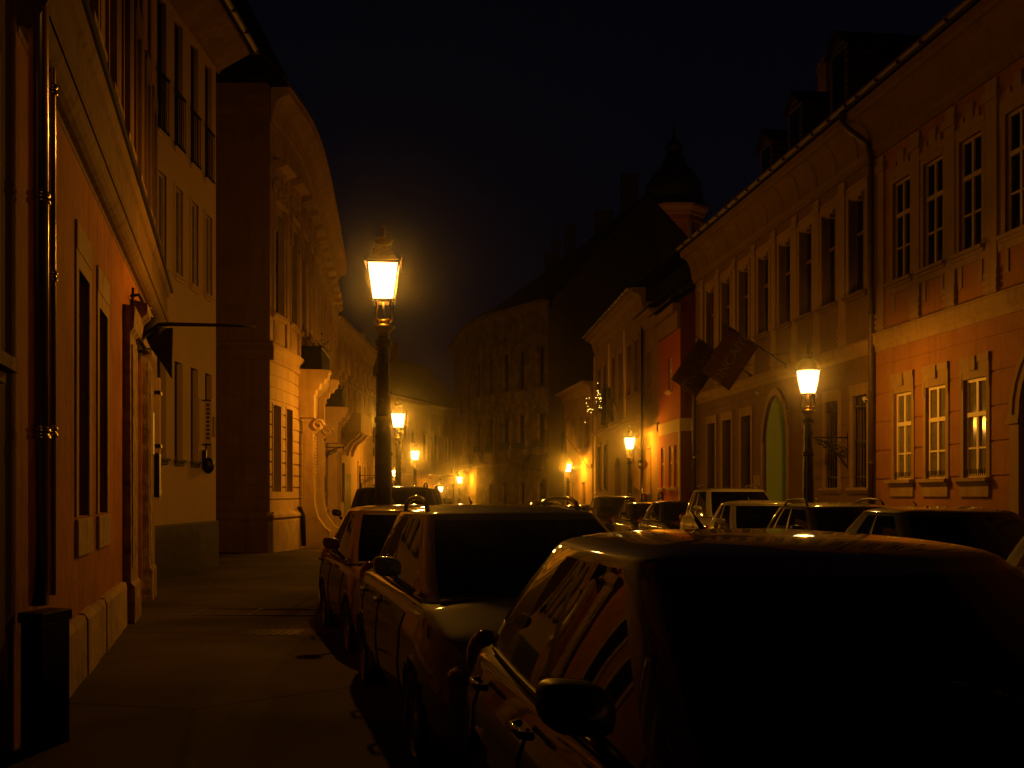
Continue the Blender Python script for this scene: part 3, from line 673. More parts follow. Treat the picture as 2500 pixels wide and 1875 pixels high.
# two carved portals that stand out from the front
def portal(y0, y1, zg, planter=True):
    s0, s1 = sd(y0), sd(y1); pt = empty('carved_portal', f.map((s0 + s1) / 2, 0, zg)); pt.parent = e; pt.location = Vector(pt.location) - Vector(e.location)
    for s, sg in ((s0 + .16, -1), (s1 - .16, 1)):
        b = MB()
        prof = [(.1, zg - .1), (.86, zg - .1), (.86, zg + .55), (.80, zg + .6), (.72, zg + .66), (.52, zg + .95), (.44, zg + 1.3), (.40, zg + 1.8), (.40, zg + 3.35), (.1, zg + 3.35)]
        b.sweep(f, prof, s - .16, s + .16); b.fbox(f, s - .09, s + .09, .39, .43, zg + 1.5, zg + 3.1)
        for k in range(12): b.ball(f.map(s + rnd.uniform(-.05, .05), .44, zg + 2.2 + k * .09), (.035, .035, .05), 6, 4)
        b.build('pier', M['baroque'], pt)
        b = MB()
        for ds in (-.11, 0, .11):
            pts = [f.map(s + ds, .52 + .17 * math.cos(a) * (1 - a / 12), zg + 3.55 + .17 * math.sin(a) * (1 - a / 12)) for a in [k * .45 for k in range(20)]]
            b.tube(pts, .045, 6)
        b.sweep(f, [(.1, zg + 3.3), (.42, zg + 3.3), (.62, zg + 3.5), (.66, zg + 3.72), (.1, zg + 3.75)], s - .1, s + .1); b.build('scroll', M['baroque'], pt)
        b = MB(); b.sweep(f, [(-.02, zg + 3.76), (.44, zg + 3.76), (.44, zg + 4.4), (.48, zg + 4.42), (.48, zg + 4.54), (.58, zg + 4.58), (.61, zg + 4.72), (.72, zg + 4.74), (.74, zg + 4.84), (.83, zg + 4.88), (.83, zg + 5.0), (.87, zg + 5.04), (.87, zg + 5.12), (-.02, zg + 5.14)], s - .22, s + .22); b.build('capital_block', M['baroque'], pt, bevel=.008)
    b = MB(); b.sweep(f, [(-.02, zg + 3.95), (.26, zg + 3.95), (.28, zg + 4.5), (.50, zg + 4.7), (.62, zg + 4.92), (.64, zg + 5.12), (-.02, zg + 5.14)], s0 + .38, s1 - .38); b.build('entablature', M['baroque'], pt)
    return pt
portal(29.0, 31.8, 0); portal(38.5, 41.2, -.25)
for y0, y1, zg, lab in ((29.1, 31.7, 5.14, 'dark planter box on top of the nearer carved portal'), (38.6, 41.1, 4.89, 'dark planter box on top of the farther carved portal')):
    q = f.map((sd(y0) + sd(y1)) / 2, .35, zg)
    pe = empty('planter_box', q, lab, 'planter', 'planter boxes on the carved portals')
    b = MB(); b.sweep(f, [(.02, zg + .01), (.62, zg + .01), (.60, zg + .62), (.64, zg + .64), (.64, zg + .68), (.02, zg + .68)], sd(y0) + .1, sd(y1) - .1); b.build('box', M['iron'], pe)
    b = MB()
    for k in range(160):
        c = f.map(rnd.uniform(sd(y0) + .2, sd(y1) - .2), rnd.uniform(.15, .6), zg + .68 + abs(rnd.gauss(0, .14))); a = rnd.uniform(0, 6.3); r = rnd.uniform(.03, .08)
        d1 = Vector((math.cos(a), math.sin(a), rnd.uniform(-.3, .8))) * r; d2 = Vector((-math.sin(a), math.cos(a), rnd.uniform(-.4, .4))) * r * .5
        b.add([c, c + d1 + d2, c + d1 * 2, c + d1 - d2], [(0, 1, 2, 3)])
    b.build('plants', M['leaf'], pe)
q = f.map(sd(28.55), .1, 0)
downpipe('downpipe', [q + Vector((0, 0, 1.25)), q + Vector((0, 0, 1.2)), q + Vector((.1, -.05, 1.0)), q + Vector((.12, -.05, .15))], .07, M['iron'], 'short black cast shoe pipe at the foot of the nearer carved portal')
# wrought iron sign arms
def sign_arm(p, out, label, rise=.0, L=.95, scrolls=5, group='wrought iron sign brackets on the house fronts'):
    e = empty('sign_bracket', p, label, 'sign bracket', group)
    b = MB(); out = Vector((out[0], out[1], 0)).normalized()
    b.tube([p, p + out * L], .016, 8); b.ball(p + out * L, .03); b.tube([p + out * (L - .02) + Vector((0, 0, .1)), p + out * (L - .02) - Vector((0, 0, .1))], [.004, .018], 8)
    b.tube([p - Vector((0, 0, .75)), p + Vector((0, 0, .12))], .016, 8); b.build('arm', M['iron'], e)
    b = MB()
    for k in range(scrolls):
        t = k / max(1, scrolls - 1); c = p + out * (.12 + .55 * L * t) - Vector((0, 0, .36 - .24 * t)); r = .17 - .08 * t
        b.tube([c + out * (r * math.cos(a) * (1 - a / 11)) + Vector((0, 0, r * math.sin(a) * (1 - a / 11))) for a in [j * .45 for j in range(19)]], .012, 6)
        b.tube([c + out * (r * .6 * math.cos(-a) * (1 - a / 9)) + Vector((0, 0, .02 + r * .6 * math.sin(-a) * (1 - a / 9))) for a in [j * .5 for j in range(12)]], .010, 6)
    b.tube([p - Vector((0, 0, .7)), p + out * .2 - Vector((0, 0, .45)), p + out * .5 - Vector((0, 0, .12)), p + out * .8 - Vector((0, 0, .02))], .014, 8)
    b.build('scrollwork', M['iron'], e); return e
sign_arm(f.map(sd(33.4), .0, 3.12), (1, -.1), 'wrought iron sign bracket between the two carved portals')

# ---------------------------------------------------------------- pale house beyond, with consoles and a balcony
f = Face([(-8.25, 46.9), (-8.1, 59.6)]); LC = f
e = empty('cream_house', (-8.25, 46.9, g(47)), 'pale cream house beyond the baroque one with a row of block hoods under the eaves', 'house')
yy = [47.9 + 1.68 * k for k in range(7)]
u1 = [dict(s=f.sy(y), w=.8, z0=5.0, z1=7.0) for y in yy]; l1 = [dict(s=f.sy(y), w=.8, z0=1.2, z1=3.1) for y in yy if not 50 < y < 53]
wall(e, f, M['cream'], -1.2, 9.3, u1 + l1, ret=6)
for o in u1:
    fr = window(e, f, o, M['darkpaint'], M['night'], rows=(.6,)); surround(fr, f, o, M['cream'], .12, .05); sill(fr, f, o, M['cream'])
    b = MB(); b.fbox(f, o['s'] - .5, o['s'] + .5, -.01, .34, 7.35, 8.1); b.fbox(f, o['s'] - .56, o['s'] + .56, -.01, .4, 8.1, 8.2); b.fbox(f, o['s'] - .4, o['s'] + .4, -.01, .2, 7.14, 7.35); b.build('block_hood', M['cream'], fr)
for o in l1: fr = window(e, f, o, M['darkpaint'], M['night'], rows=(.6,)); surround(fr, f, o, M['cream'], .15, .05, .1)
for y in [47.05 + 1.68 * k for k in range(8)]:
    b = MB(); b.fbox(f, f.sy(y) - .12 if y > 47.2 else .01, f.sy(y) + .12, -.01, .08, 4.6, 9.0); b.build('pilaster', M['cream'], e)
belt(e, f, M['cream'], 4.2, 4.55, .12); cornice(e, f, M['cream'], 9.75, .4, .75); roof(e, f, M['tiles'], 9.75, 5, 6, .45)
bp = MB(); bp.fbox(f, f.sy(49.3), f.sy(52.6), -.01, .95, 4.56, 4.74); bp.fbox(f, f.sy(49.3), f.sy(52.6), .87, .95, 4.74, 5.5); bp.fbox(f, f.sy(49.3), f.sy(49.3) + .08, .0, .87, 4.74, 5.5); bp.fbox(f, f.sy(52.6) - .08, f.sy(52.6), 0, .87, 4.74, 5.5)
bal = bp.build('balcony', M['cream'], e)
for y in (49.6, 50.9, 52.3):
    b = MB(); b.sweep(f, [(-.01, 3.5), (.1, 3.5), (.16, 3.75), (.35, 4.1), (.7, 4.35), (.85, 4.55), (-.01, 4.55)], f.sy(y) - .13, f.sy(y) + .13); b.build('console', M['cream'], bal)
b = MB(); b.fbox(f, f.sy(50.1), f.sy(52.0), -.02, .01, -.4, 2.6); b.build('door', M['wood'], e)
sign_arm(f.map(f.sy(55.0), .0, 2.6), (1, -.05), 'small iron sign bracket on the pale cream house', L=1.3)

# ---------------------------------------------------------------- far house that closes the street
f = Face([(-15.5, 67.5), (-12.4, 78.0), (-10.2, 85.0), (-5.2, 101)], 1)
e = empty('far_house', (-10.2, 85, g(85)), 'far two-storey house closing the bend of the street, lit from small uplights', 'house')
ww = []
for y in [69 + 2.6 * k for k in range(13)]:
    ww += [dict(s=f.sy(y), w=.95, z0=4.6, z1=7.0), dict(s=f.sy(y), w=.95, z0=.2, z1=2.4)]
wall(e, f, M['far'], -3.5, 9.3, ww, ret=5)
for o in ww:
    fr = window(e, f, o, M['darkpaint'], M['night'], rows=(.6,)); surround(fr, f, o, M['far'], .16, .06, .12); sill(fr, f, o, M['far'])
for y in [67.8 + 5.2 * k for k in range(7)]:
    b = MB(); b.fbox(f, f.sy(y) - .2, f.sy(y) + .2, -.01, .1, 3.6, 8.8); b.build('pilaster', M['far'], e)
belt(e, f, M['far'], 3.2, 3.6, .15); cornice(e, f, M['far'], 9.8, .5, .8)
b = MB(); b.sweep(f, [(.55, 9.8), (.6, 9.9), (-3.5, 14.3), (-8, 9.8)], -.1, f.L + .1); b.build('roof', M['tiles'], e)
for y in (76, 86, 93): q = f.map(f.sy(y), -3.2, 0); chimney(e, q.x, q.y, 13, 15.4, .7, .9)
ups = [(935 - 1106 * 0, 940)]
for i, (px_, pz, yy_) in enumerate(((1057.5, 1071, 93.5), (1074, 1073, 95.8), (988, 1059, 79.5), (1055.5, 1169, 93.5), (1072, 1172, 95.8))):
    q = f.map(f.sy(yy_), .12, 1.6 + (HY - pz) * yy_ / F)
    t = MB(); t.lathe([(0, 0), (.06, 0), (.07, .12), (.05, .12)], q, 12); o = t.build('uplight', M['iron'], None, q)
    tag(o, ['small uplight under the middle upper windows of the far house', 'small uplight right of the other on the upper storey of the far house', 'small uplight beside the second lamp on the far house', 'small uplight low on the far house near the lane', 'small uplight low on the far house beside the drooping flag'][i], 'uplight', 'uplights on the far house')
    t = MB(); t.lathe([(0, .1), (.05, .1)], q, 12); t.build('lens', M['uplight'], o)
    ld = bpy.data.lights.new('uplight_beam', 'SPOT'); ld.energy = 90; ld.color = (1, .62, .06); ld.spot_size = R(38); ld.spot_blend = .8; ld.shadow_soft_size = .03
    lo = bpy.data.objects.new('uplight_beam', ld); C.objects.link(lo); lo.parent = o; lo.location = (0, 0, .16); lo.rotation_euler = (R(180), 0, 0)

# ---------------------------------------------------------------- tall mottled house with steep roof
f = Face([(2.35, 66), (-1.3, 71.8), (-2.6, 74.6), (-3.4, 78), (-5.0, 89)], -1, False); L6 = f
e = empty('mottled_house', (2.35, 66, g(66)), 'tall mottled old house in the middle with a steep roof, chimneys and a dark gable', 'house')
sxx = lambda S: [y for y in [66 + .02 * k for k in range(1200)] if True]
def s_at(f, S):                                     # where on a front a sight line of the photograph meets it
    best = None
    for k in range(1200):
        u = f.L * k / 1199; p = f.map(u, 0, 0); d = abs((S - CX) / F - p.x / p.y)
        if best is None or d < best[0]: best = (d, u)
    return best[1]
ar = [dict(s=s_at(f, S), w=.62, z0=-1.3, z1=2.45, arch=.3, reveal=.25) for S in (1274, 1230, 1198)] + [dict(s=s_at(f, 1322), w=1.1, z0=-1.3, z1=2.6, arch=.5, reveal=.25)]
w2 = [dict(s=s_at(f, S), w=.85, z0=4.6, z1=6.9, reveal=.2) for S in (1322, 1274, 1236, 1198, 1168, 1146, 1128)]
w3 = [dict(s=s_at(f, S), w=.8, z0=8.6, z1=11.2, reveal=.2) for S in (1322, 1274, 1236, 1198, 1168, 1146, 1128)]
wall(e, f, M['mottled'], -3, 13.4, ar + w2 + w3, ret=0, grooves=[3.2 - .45 * k for k in range(9)])
for o in ar: window(e, f, o, M['darkpaint'], M['night'], .2, rows=(.55,), cols=0)
rn = random.Random(11)
for o in w2 + w3:
    fr = window(e, f, o, M['darkpaint'], M['night'], .15, rows=(.6,)); surround(fr, f, o, M['mottled'], .16, .07, .15, .1); sill(fr, f, o, M['mottled'], .25, .25)
    b = MB()
    b.fbox(f, o['s'] - .8, o['s'] + .8, -.01, .03, o['z1'] + .1, o['z1'] + 1.15)
    for k in range(24): b.ball(f.map(o['s'] + rn.uniform(-.75, .75), rn.uniform(.02, .1), o['z1'] + rn.uniform(.15, 1.1)), rn.uniform(.06, .16), 6, 4)
    b.sweep(f, [(-.01, o['z0'] - .95), (.12, o['z0'] - .9), (.22, o['z0'] - .3), (.28, o['z0'] - .12), (-.01, o['z0'] - .08)], o['s'] - .6, o['s'] + .6); b.build('carved_hood', M['mottled'], fr)
    b = MB()
    if o in w2[:5]:
        for k in range(60):
            c = f.map(o['s'] + rn.uniform(-.5, .5), .2, o['z0'] + rn.uniform(0, .35)); b.add([c, c + Vector((.08, 0, .08)), c + Vector((0, 0, .16)), c + Vector((-.08, .02, .08))], [(0, 1, 2, 3)])
        b.build('window_plants', M['leaf'], fr)
belt(e, f, M['mottled'], 3.45, 3.85, .16); belt(e, f, M['mottled'], 7.5, 7.75, .12); cornice(e, f, M['mottled'], 14.1, .6, 1.0)
# roof slope up to the far ridge, gable wall towards the camera
gx = [(14.5, 70), (2.35, 66)]
apex = Vector((9.3, 70.5, 22.2)); fe = Vector((2.35 - .4, 66 - .3, 14.1)); re_ = Vector((14.2, 70.2, 16.6))
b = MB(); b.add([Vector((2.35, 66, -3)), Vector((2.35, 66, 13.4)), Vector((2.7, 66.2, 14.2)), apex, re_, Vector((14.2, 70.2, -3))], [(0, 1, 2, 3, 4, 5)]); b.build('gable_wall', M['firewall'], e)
b = MB(); ev = [f.map(u, .6, 14.12) for u in (0, f.S[1], f.S[2], f.S[3], f.L)]
rg = [apex + Vector((0, -.15, .1)), Vector((5.2, 77, 20.3)), Vector((3.2, 80.5, 19.0)), Vector((1.5, 84, 17.9)), Vector((-2.2, 90, 16.2))]
b.grid([ev, rg], sm=False); b.grid([rg, [Vector((14.5, 70.3, 16.6)), Vector((15, 78, 13)), Vector((14, 84, 13)), Vector((12, 90, 13)), Vector((8, 98, 13))]], sm=False); b.build('roof', M['tiles'], e)
for S, top, y, zb, w in ((1536, 428, 73, 20.0, 1.15), (1474, 517, 76, 18.5, 1.3), (1391, 552, 79, 17.5, .85), (1357, 588, 81, 16.5, .65), (1338, 618, 83, 16, .5)):
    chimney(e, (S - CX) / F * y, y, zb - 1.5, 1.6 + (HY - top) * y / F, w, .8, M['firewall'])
# four pointed awnings by the corner
q0 = f.map(s_at(f, 1322), 0, 3.4)
for i in range(4):
    u = s_at(f, 1300 + 14 * i)
    ae = empty('awning', f.map(u, .05, 3.3), ['first dark pointed awning from the left on the mottled house', 'second dark pointed awning from the left on the mottled house', 'third dark pointed awning from the left on the mottled house', 'dark pointed awning nearest the small corner house'][i], 'awning', 'dark pointed awnings on the mottled house')
    b = MB(); rows = []
    for k in range(8):
        a = math.pi / 2 * k / 7; rows.append([f.map(u + .30 * t * (.15 + .85 * math.sin(a)), .05 + .75 * math.sin(a) * (1 - .4 * t * t), 4.25 - 1.15 * (1 - math.cos(a)) - .12 * t * t) for t in (-1, -.5, 0, .5, 1)])
    b.grid(rows); o = b.build('canvas', M['cloth2'], ae); o.modifiers.new('s', 'SOLIDIFY').thickness = .02
    b = MB(); b.tube([f.map(u, .02, 3.15), f.map(u, .8, 3.1)], .015, 6); b.build('strut', M['iron'], ae)

# ---------------------------------------------------------------- small corner house
f = Face([(4.55, 58.0), (3.35, 65.9)], -1); L7 = f
e = empty('corner_house', (4.55, 58, g(60)), 'small low house squeezed between the mottled house and the tan house', 'house')
ws = [dict(s=f.sy(y), w=.75, z0=4.3, z1=6.1) for y in (59.2, 61.0, 62.9, 64.6)]; wl_ = [dict(s=f.sy(y), w=.9, z0=-.4, z1=2.3) for y in (60.3, 63.5)]
wall(e, f, M['far'], -2, 7.4, ws + wl_, ret=6)
for o in ws + wl_: fr = window(e, f, o, M['darkpaint'], M['night'], rows=(.6,)); surround(fr, f, o, M['far'], .1, .04)
belt(e, f, M['far'], 3.0, 3.3, .1); cornice(e, f, M['far'], 8.0, .55, .7); roof(e, f, M['tiles'], 8.0, 4, 5, .55)

# ---------------------------------------------------------------- tan house with tall window pairs
RX = lambda y: 8.6 - .068 * y
f = Face([(RX(43.6), 43.6), (RX(57.8), 57.8)], -1); L8 = f
e = empty('tan_house', (RX(43.6), 43.6, g(45)), 'tan house with tall dark upper windows and flags over its door', 'house')
ys8 = (45.2, 46.9, 49.3, 51.3, 53.9, 56.0)
w2 = [dict(s=f.sy(y), w=.95, z0=6.1, z1=8.4, reveal=.25) for y in ys8]; w1 = [dict(s=f.sy(y), w=.9, z0=1.9, z1=4.2, reveal=.25) for y in (53.9, 56.0, 45.2, 46.9)]
dr8 = dict(s=f.sy(50.3), w=1.7, z0=-1, z1=3.4, arch=.6, reveal=.4)
wall(e, f, M['tan'], -1.6, 9.8, w1 + w2 + [dr8], ret=8)
for o in w1 + w2: fr = window(e, f, o, M['darkpaint'], M['night'], .2, rows=(.6,)); surround(fr, f, o, M['tan'], .12, .05, .1); sill(fr, f, o, M['tan'])
b = MB(); b.fbox(f, dr8['s'] - .9, dr8['s'] + .9, -.45, -.38, -1, 3.4); b.build('door', M['wood'], e)
for y in (43.75, 48.1, 52.6, 57.6): b = MB(); b.fbox(f, f.sy(y) - .13 if y > 44 else .02, f.sy(y) + .13, -.01, .08, 5.1, 9.3); b.build('pilaster', M['band'], e)
belt(e, f, M['tan'], 4.75, 5.05, .15); cornice(e, f, M['tan'], 10.4, .55, .9); roof(e, f, M['tiles'], 10.4, 4.6, 5.5, .6); gutter(e, f, M['dullzinc'], 10.42, .66, .07)
b = MB(); b.fbox(f, f.L - .75, f.L - .02, -.005, .06, -1, 5.9); b.build('corner_strip', M['band'], e)
# narrow beige house
f = Face([(RX(40.7), 40.7), (RX(43.6), 43.6)], -1)
e = empty('narrow_house', (RX(40.7), 40.7, g(42)), 'narrow beige house front between the brick red house and the tan house', 'house')
ws = [dict(s=f.sy(42.6), w=.6, z0=5.5, z1=7.5), dict(s=f.sy(42.6), w=.7, z0=1.6, z1=3.5)]
wall(e, f, M['tan'], -1.2, 8.6, ws, ret=7)
for o in ws: fr = window(e, f, o, M['paint'], M['curtain'], rows=(.6,)); surround(fr, f, o, M['tan'], .1, .04); sill(fr, f, o, M['tan'])
belt(e, f, M['tan'], 3.9, 4.4, .1); cornice(e, f, M['tan'], 9.0, .4, .5); roof(e, f, M['tiles'], 9.0, 4, 5, .5)
q = f.map(f.L - .1, .12, 0); downpipe('downpipe', [q + Vector((0, 0, 9)), q - Vector((0, 0, .4))], .05, M['iron'], 'dark downpipe between the narrow beige house and the tan house')
# brick red house
f = Face([(RX(37.0), 37.0), (RX(40.7), 40.7)], -1); L9 = f
e = empty('red_house', (RX(37), 37, g(38)), 'brick red house with a cream band, its dark red end wall facing the street', 'house')
ws = [dict(s=f.sy(38.7), w=.62, z0=5.5, z1=6.75, reveal=.12), dict(s=f.sy(38.6), w=.62, z0=1.85, z1=3.4, reveal=.12), dict(s=f.sy(37.75), w=.5, z0=1.85, z1=3.4, reveal=.12), dict(s=f.sy(40.0), w=.62, z0=1.85, z1=3.4, reveal=.12)]
wall(e, f, M['red'], -1.2, 8.6, ws, ret=0)
for i, o in enumerate(ws): fr = window(e, f, o, M['paint'], M['curtain'], .07, rows=(.6,)); sill(fr, f, o, M['band'], .12, .12)
b = MB(); b.fbox(f, -.02, f.L, -.01, .035, 3.88, 4.34); b.build('cream_band', M['band'], e)
b = MB(); b.fbox(f, -.01, .22, -.01, .03, -1, 3.88); b.build('corner_strip', M['band'], e)
b = MB(); b.fbox(f, 0, f.L, -.01, .12, 7.6, 8.2); b.fbox(f, -.05, f.L, -.01, .3, 8.2, 8.5); b.build('cornice', M['tan'], e); roof(e, f, M['tiles'], 8.6, 3.5, 5, .4)
fs = Face([(RX(37.0) + 5, 37.0), (RX(37.0), 37.0)], -1)
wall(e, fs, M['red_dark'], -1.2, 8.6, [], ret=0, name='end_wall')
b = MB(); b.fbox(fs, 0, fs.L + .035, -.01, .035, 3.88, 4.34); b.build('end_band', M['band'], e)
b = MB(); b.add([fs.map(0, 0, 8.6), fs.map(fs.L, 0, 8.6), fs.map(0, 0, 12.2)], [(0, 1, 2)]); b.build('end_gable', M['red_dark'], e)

# ---------------------------------------------------------------- khaki house and salmon house on the right
WX = lambda y: 10.7 - .118 * y
f = Face([(WX(22.62), 22.62), (WX(36.0), 36.0)], -1); RB = f
e = empty('khaki_house', (WX(22.6), 22.6, 0), 'long khaki house on the right with eight tall upper windows and a pointed green-walled passage', 'house')
yu = (23.5, 25.0, 26.4, 27.8, 29.4, 31.05, 32.7, 34.3)
w2 = [dict(s=f.sy(y), w=.82, z0=6.2, z1=8.5, reveal=.2) for y in yu]
w1 = [dict(s=f.sy(y), w=.72, z0=1.75, z1=3.85, reveal=.3) for y in (23.35, 24.85)] + [dict(s=f.sy(y), w=.85, z0=.6, z1=3.95, reveal=.3) for y in (30.85, 32.6, 34.2)]
pas = dict(s=f.sy(28.5), w=1.75, z0=-.1, z1=4.35, arch=1.25, power=1.7, reveal=.06)
gr = [4.45 - .62 * k for k in range(8)]
wall(e, f, M['rotan'], -.6, 9.4, w1 + w2 + [pas], grooves=gr, ret=6)
for o in w2:
    fr = window(e, f, o, M['rotan'], M['night'], .16, rows=(.62,)); surround(fr, f, o, M['rotrim'], .13, .03, .1); sill(fr, f, o, M['rotan'], .14, .14)
    b = MB()
    for k, (du, dz) in enumerate(((0, .0), (-.18, .06), (.18, .06), (-.34, .13), (.34, .13))): b.fbox(f, o['s'] + du - .09, o['s'] + du + .09, -.15, .035, o['z1'] - .16 + dz, o['z1'] + .0)
    b.build('scalloped_head', M['rotrim'], fr)
for o in w1:
    fr = window(e, f, o, M['darkpaint'], M['night'], .26, rows=(.6,)); surround(fr, f, o, M['rotrim'], .14, .03, .12)
    if o['z0'] > 1:
        sill(fr, f, o, M['rotrim'], .16, .12); b = MB()
        for k in range(5): u = o['s'] - .3 + .15 * k; b.tube([f.map(u, -.04, o['z0']), f.map(u, -.04, o['z1'])], .012, 6)
        for z in (o['z0'] + .25, o['z0'] + 1.05, o['z0'] + 1.85): b.fbox(f, o['s'] - .36, o['s'] + .36, -.05, -.03, z - .015, z + .015)
        b.build('grille', M['iron'], fr)
# pilasters with stepped feet
def pil(face, y, z0, z1, m):
    b = MB(); u = face.sy(y); b.fbox(face, u - .17, u + .17, -.01, .045, z0, z1)
    for k in range(3): b.fbox(face, u - .2, u + .2, -.01, .075, z0 + .1 + k * .13, z0 + .18 + k * .13)
    b.fbox(face, u - .22, u + .22, -.01, .085, z1 - .35, z1 - .2); b.build('pilaster', m, e)
for y in (24.25, 25.7, 27.1, 28.6, 30.2, 31.9, 33.5, 35.2): pil(f, y, 5.1, 8.95, M['rotrim'])
# passage: lit green side wall, dark door and vault
pm = MB(); s0, s1 = pas['s'] - pas['w'] / 2, pas['s'] + pas['w'] / 2
ap = arch_pts(s0, s1, 3.1, 4.35, 12, 1.7)
for (p, q), (p2, q2) in zip(ap, ap[1:]): pm.quad(f.map(p, -.06, q), f.map(p2, -.06, q2), f.map(p2, -3.5, q2), f.map(p, -3.5, q))
for u in (s0, s1): pm.quad(f.map(u, -.06, 0), f.map(u, -.06, 3.1), f.map(u, -3.5, 3.1), f.map(u, -3.5, 0))
pm.build('passage_wall', M['green'], e)
b = MB(); b.fbox(f, s0, s1, -3.6, -3.5, 0, 4.4); b.build('passage_door', M['wood'], e)
b = MB(); ao = arch_pts(s0 - .16, s1 + .16, 3.1, 4.55, 12, 1.7)
for i in range(12):
    (a, za), (c, zc), (c2, zc2), (a2, za2) = ao[i], ao[i + 1], ap[i + 1], ap[i]
    b.quad(f.map(a, .05, za), f.map(c, .05, zc), f.map(c2, .05, zc2), f.map(a2, .05, za2)); b.quad(f.map(a, .05, za), f.map(c, .05, zc), f.map(c, -.01, zc), f.map(a, -.01, za))
for u in (s0 - .08, s1 + .08): b.fbox(f, u - .08, u + .08, -.01, .05, 0, 3.1)
b.build('passage_frame', M['rotrim'], e)
belt(e, f, M['rotrim'], 4.72, 5.05, .12)
b = MB(); pr = [(-.02, 9.0), (.05, 9.0), (.06, 9.12), (.10, 9.16)]
for k in range(8): a = math.pi / 2 * k / 7; pr.append((.12 + .36 * (1 - math.cos(a)), 9.2 + .7 * math.sin(a)))
pr += [(.52, 9.95), (.54, 10.1), (-.02, 10.15)]; b.sweep(f, pr, -.05, f.L + .1); b.build('cove_cornice', M['rotan'], e)
for k in range(12):
    b = MB(); u = .6 + k * 1.12; b.sweep(f, [(o_ + .012, z_) for o_, z_ in pr[4:12]] + [(o_ + .0, z_ + .02) for o_, z_ in reversed(pr[4:12])], u, u + .03); b.build('cove_joint', M['rotan'], e)
roof(e, f, M['tiles'], 10.15, 4.8, 6, .55, -.05, f.L + .1)
gutter(e, f, M['dullzinc'], 10.22, .62, .085, -.05, f.L + .1)
for i, (S, zt) in enumerate(((1893, 12.6), (1965, 12.9), (2075, 13.3))):
    y = 10.9 / ((S - CX) / F + .118) * 1.06; q = f.map(f.sy(y), -1.5, 0); d = empty('dormer', (q.x, q.y, 11.3)); d.parent = e; d.location = Vector(d.location) - Vector(e.location)
    u = f.sy(y); b = MB(); b.sweep(f, [(-.6, 11.0), (-.6, zt - .5), (-2.6, zt - .5), (-2.6, 11.0)], u - .5, u + .5); b.build('cheek', M['tiles'], d)
    b = MB()
    for a, c in ((-.62, 0), (0, .62)): b.quad(f.map(u + a, -.45, zt - .55 if a else zt), f.map(u + c, -.45, zt if a else zt - .55), f.map(u + c, -3.2, zt if a else zt - .55), f.map(u + a, -3.2, zt - .55 if a else zt))
    b.add([f.map(u - .5, -.6, zt - .5), f.map(u + .5, -.6, zt - .5), f.map(u, -.6, zt)], [(0, 1, 2)]); b.build('dormer_roof', M['tiles'], d)
    b = MB(); b.fbox(f, u - .3, u + .3, -.62, -.57, 11.3, zt - .6); b.build('dormer_window', M['night'], d)
q = f.map(f.sy(33.5), -4, 0); chimney(e, q.x, q.y, 13, 16, .9, .9)

f2 = Face([(WX(6.0), 6.0), (WX(22.6), 22.6)], -1); RA = f2; f = f2
e = empty('salmon_house', (WX(6), 6, 0), 'salmon house at the right with cream casement windows, pilasters and an arched gateway', 'house')
w2 = [dict(s=f.sy(y), w=.74, z0=6.1, z1=8.2, reveal=.1) for y in (21.45, 20.2, 18.9, 17.45, 16.0, 14.5)]
w1 = [dict(s=f.sy(y), w=.74, z0=1.9, z1=3.72, reveal=.1) for y in (21.4, 20.1, 18.75)] + [dict(s=f.sy(y), w=.74, z0=1.9, z1=3.72, reveal=.1) for y in (13.4, 12.0, 10.6)]
gate = dict(s=f.sy(16.15), w=2.5, z0=-.1, z1=4.25, arch=1.3, reveal=.5)
wall(e, f, M['ropink'], -.1, 9.4, w1 + w2 + [gate], grooves=[4.4 - .62 * k for k in range(6)], ret=6)
for o in w1:
    fr = window(e, f, o, M['paint'], M['curtain'], .05, rows=(.64, .30), cols=1, thick=.05, frame_w=.055); surround(fr, f, o, M['rotrim'], .11, .025, .30, .0); sill(fr, f, o, M['rotrim'], .16, .15)
    b = MB(); b.fbox(f, o['s'] - .48, o['s'] + .48, -.01, .05, 1.55, 1.77); b.build('apron', M['rotrim'], fr); b = MB(); b.fbox(f, o['s'] - .48, o['s'] + .48, -.01, .055, 4.0, 4.14); b.fbox(f, o['s'] - .1, o['s'] + .1, .04, .085, 3.86, 4.12)
    for sg in (-1, 1): b.fbox(f, o['s'] + sg * .44 - .04, o['s'] + sg * .44 + .04, .02, .04, 3.55, 4.15)
    b.build('window_head', M['rotrim'], fr)
    b = MB()
    for k in range(12): b.fbox(f, o['s'] - .33 + .06 * k - .006, o['s'] - .33 + .06 * k + .006, -.01, .002, 1.93, 2.06)
    b.build('window_guard', M['iron'], fr)
for o in w2:
    fr = window(e, f, o, M['trim'], M['night'], .05, rows=(.66, .33), cols=1, thick=.05, frame_w=.055); surround(fr, f, o, M['rotrim'], .12, .022, .14, .05); sill(fr, f, o, M['rotrim'], .16, .14)
    b = MB(); s = o['s']
    for sg in (-1, 1): b.fbox(f, s + sg * .25 - .06, s + sg * .25 + .06, -.01, .04, 8.5, 8.62)
    b.fbox(f, s - .32, s + .32, -.01, .035, 8.45, 8.52); b.fbox(f, s - .13, s + .13, -.01, .04, 8.48, 8.8); b.build('window_head', M['rotrim'], fr)
    b = MB(); b.fbox(f, s - .55, s + .55, -.01, .04, 5.85, 6.0)
    for sg in (-1, 1): b.fbox(f, s + sg * .33 - .06, s + sg * .33 + .06, -.01, .022, 5.45, 5.86)
    b.build('apron', M['rotrim'], fr)
for y in (22.35, 20.85, 19.55, 18.2, 16.75, 15.3, 13.8): pil(f, y, 5.1, 8.95, M['rotrim'])
belt(e, f, M['rotrim'], 4.72, 5.12, .14)
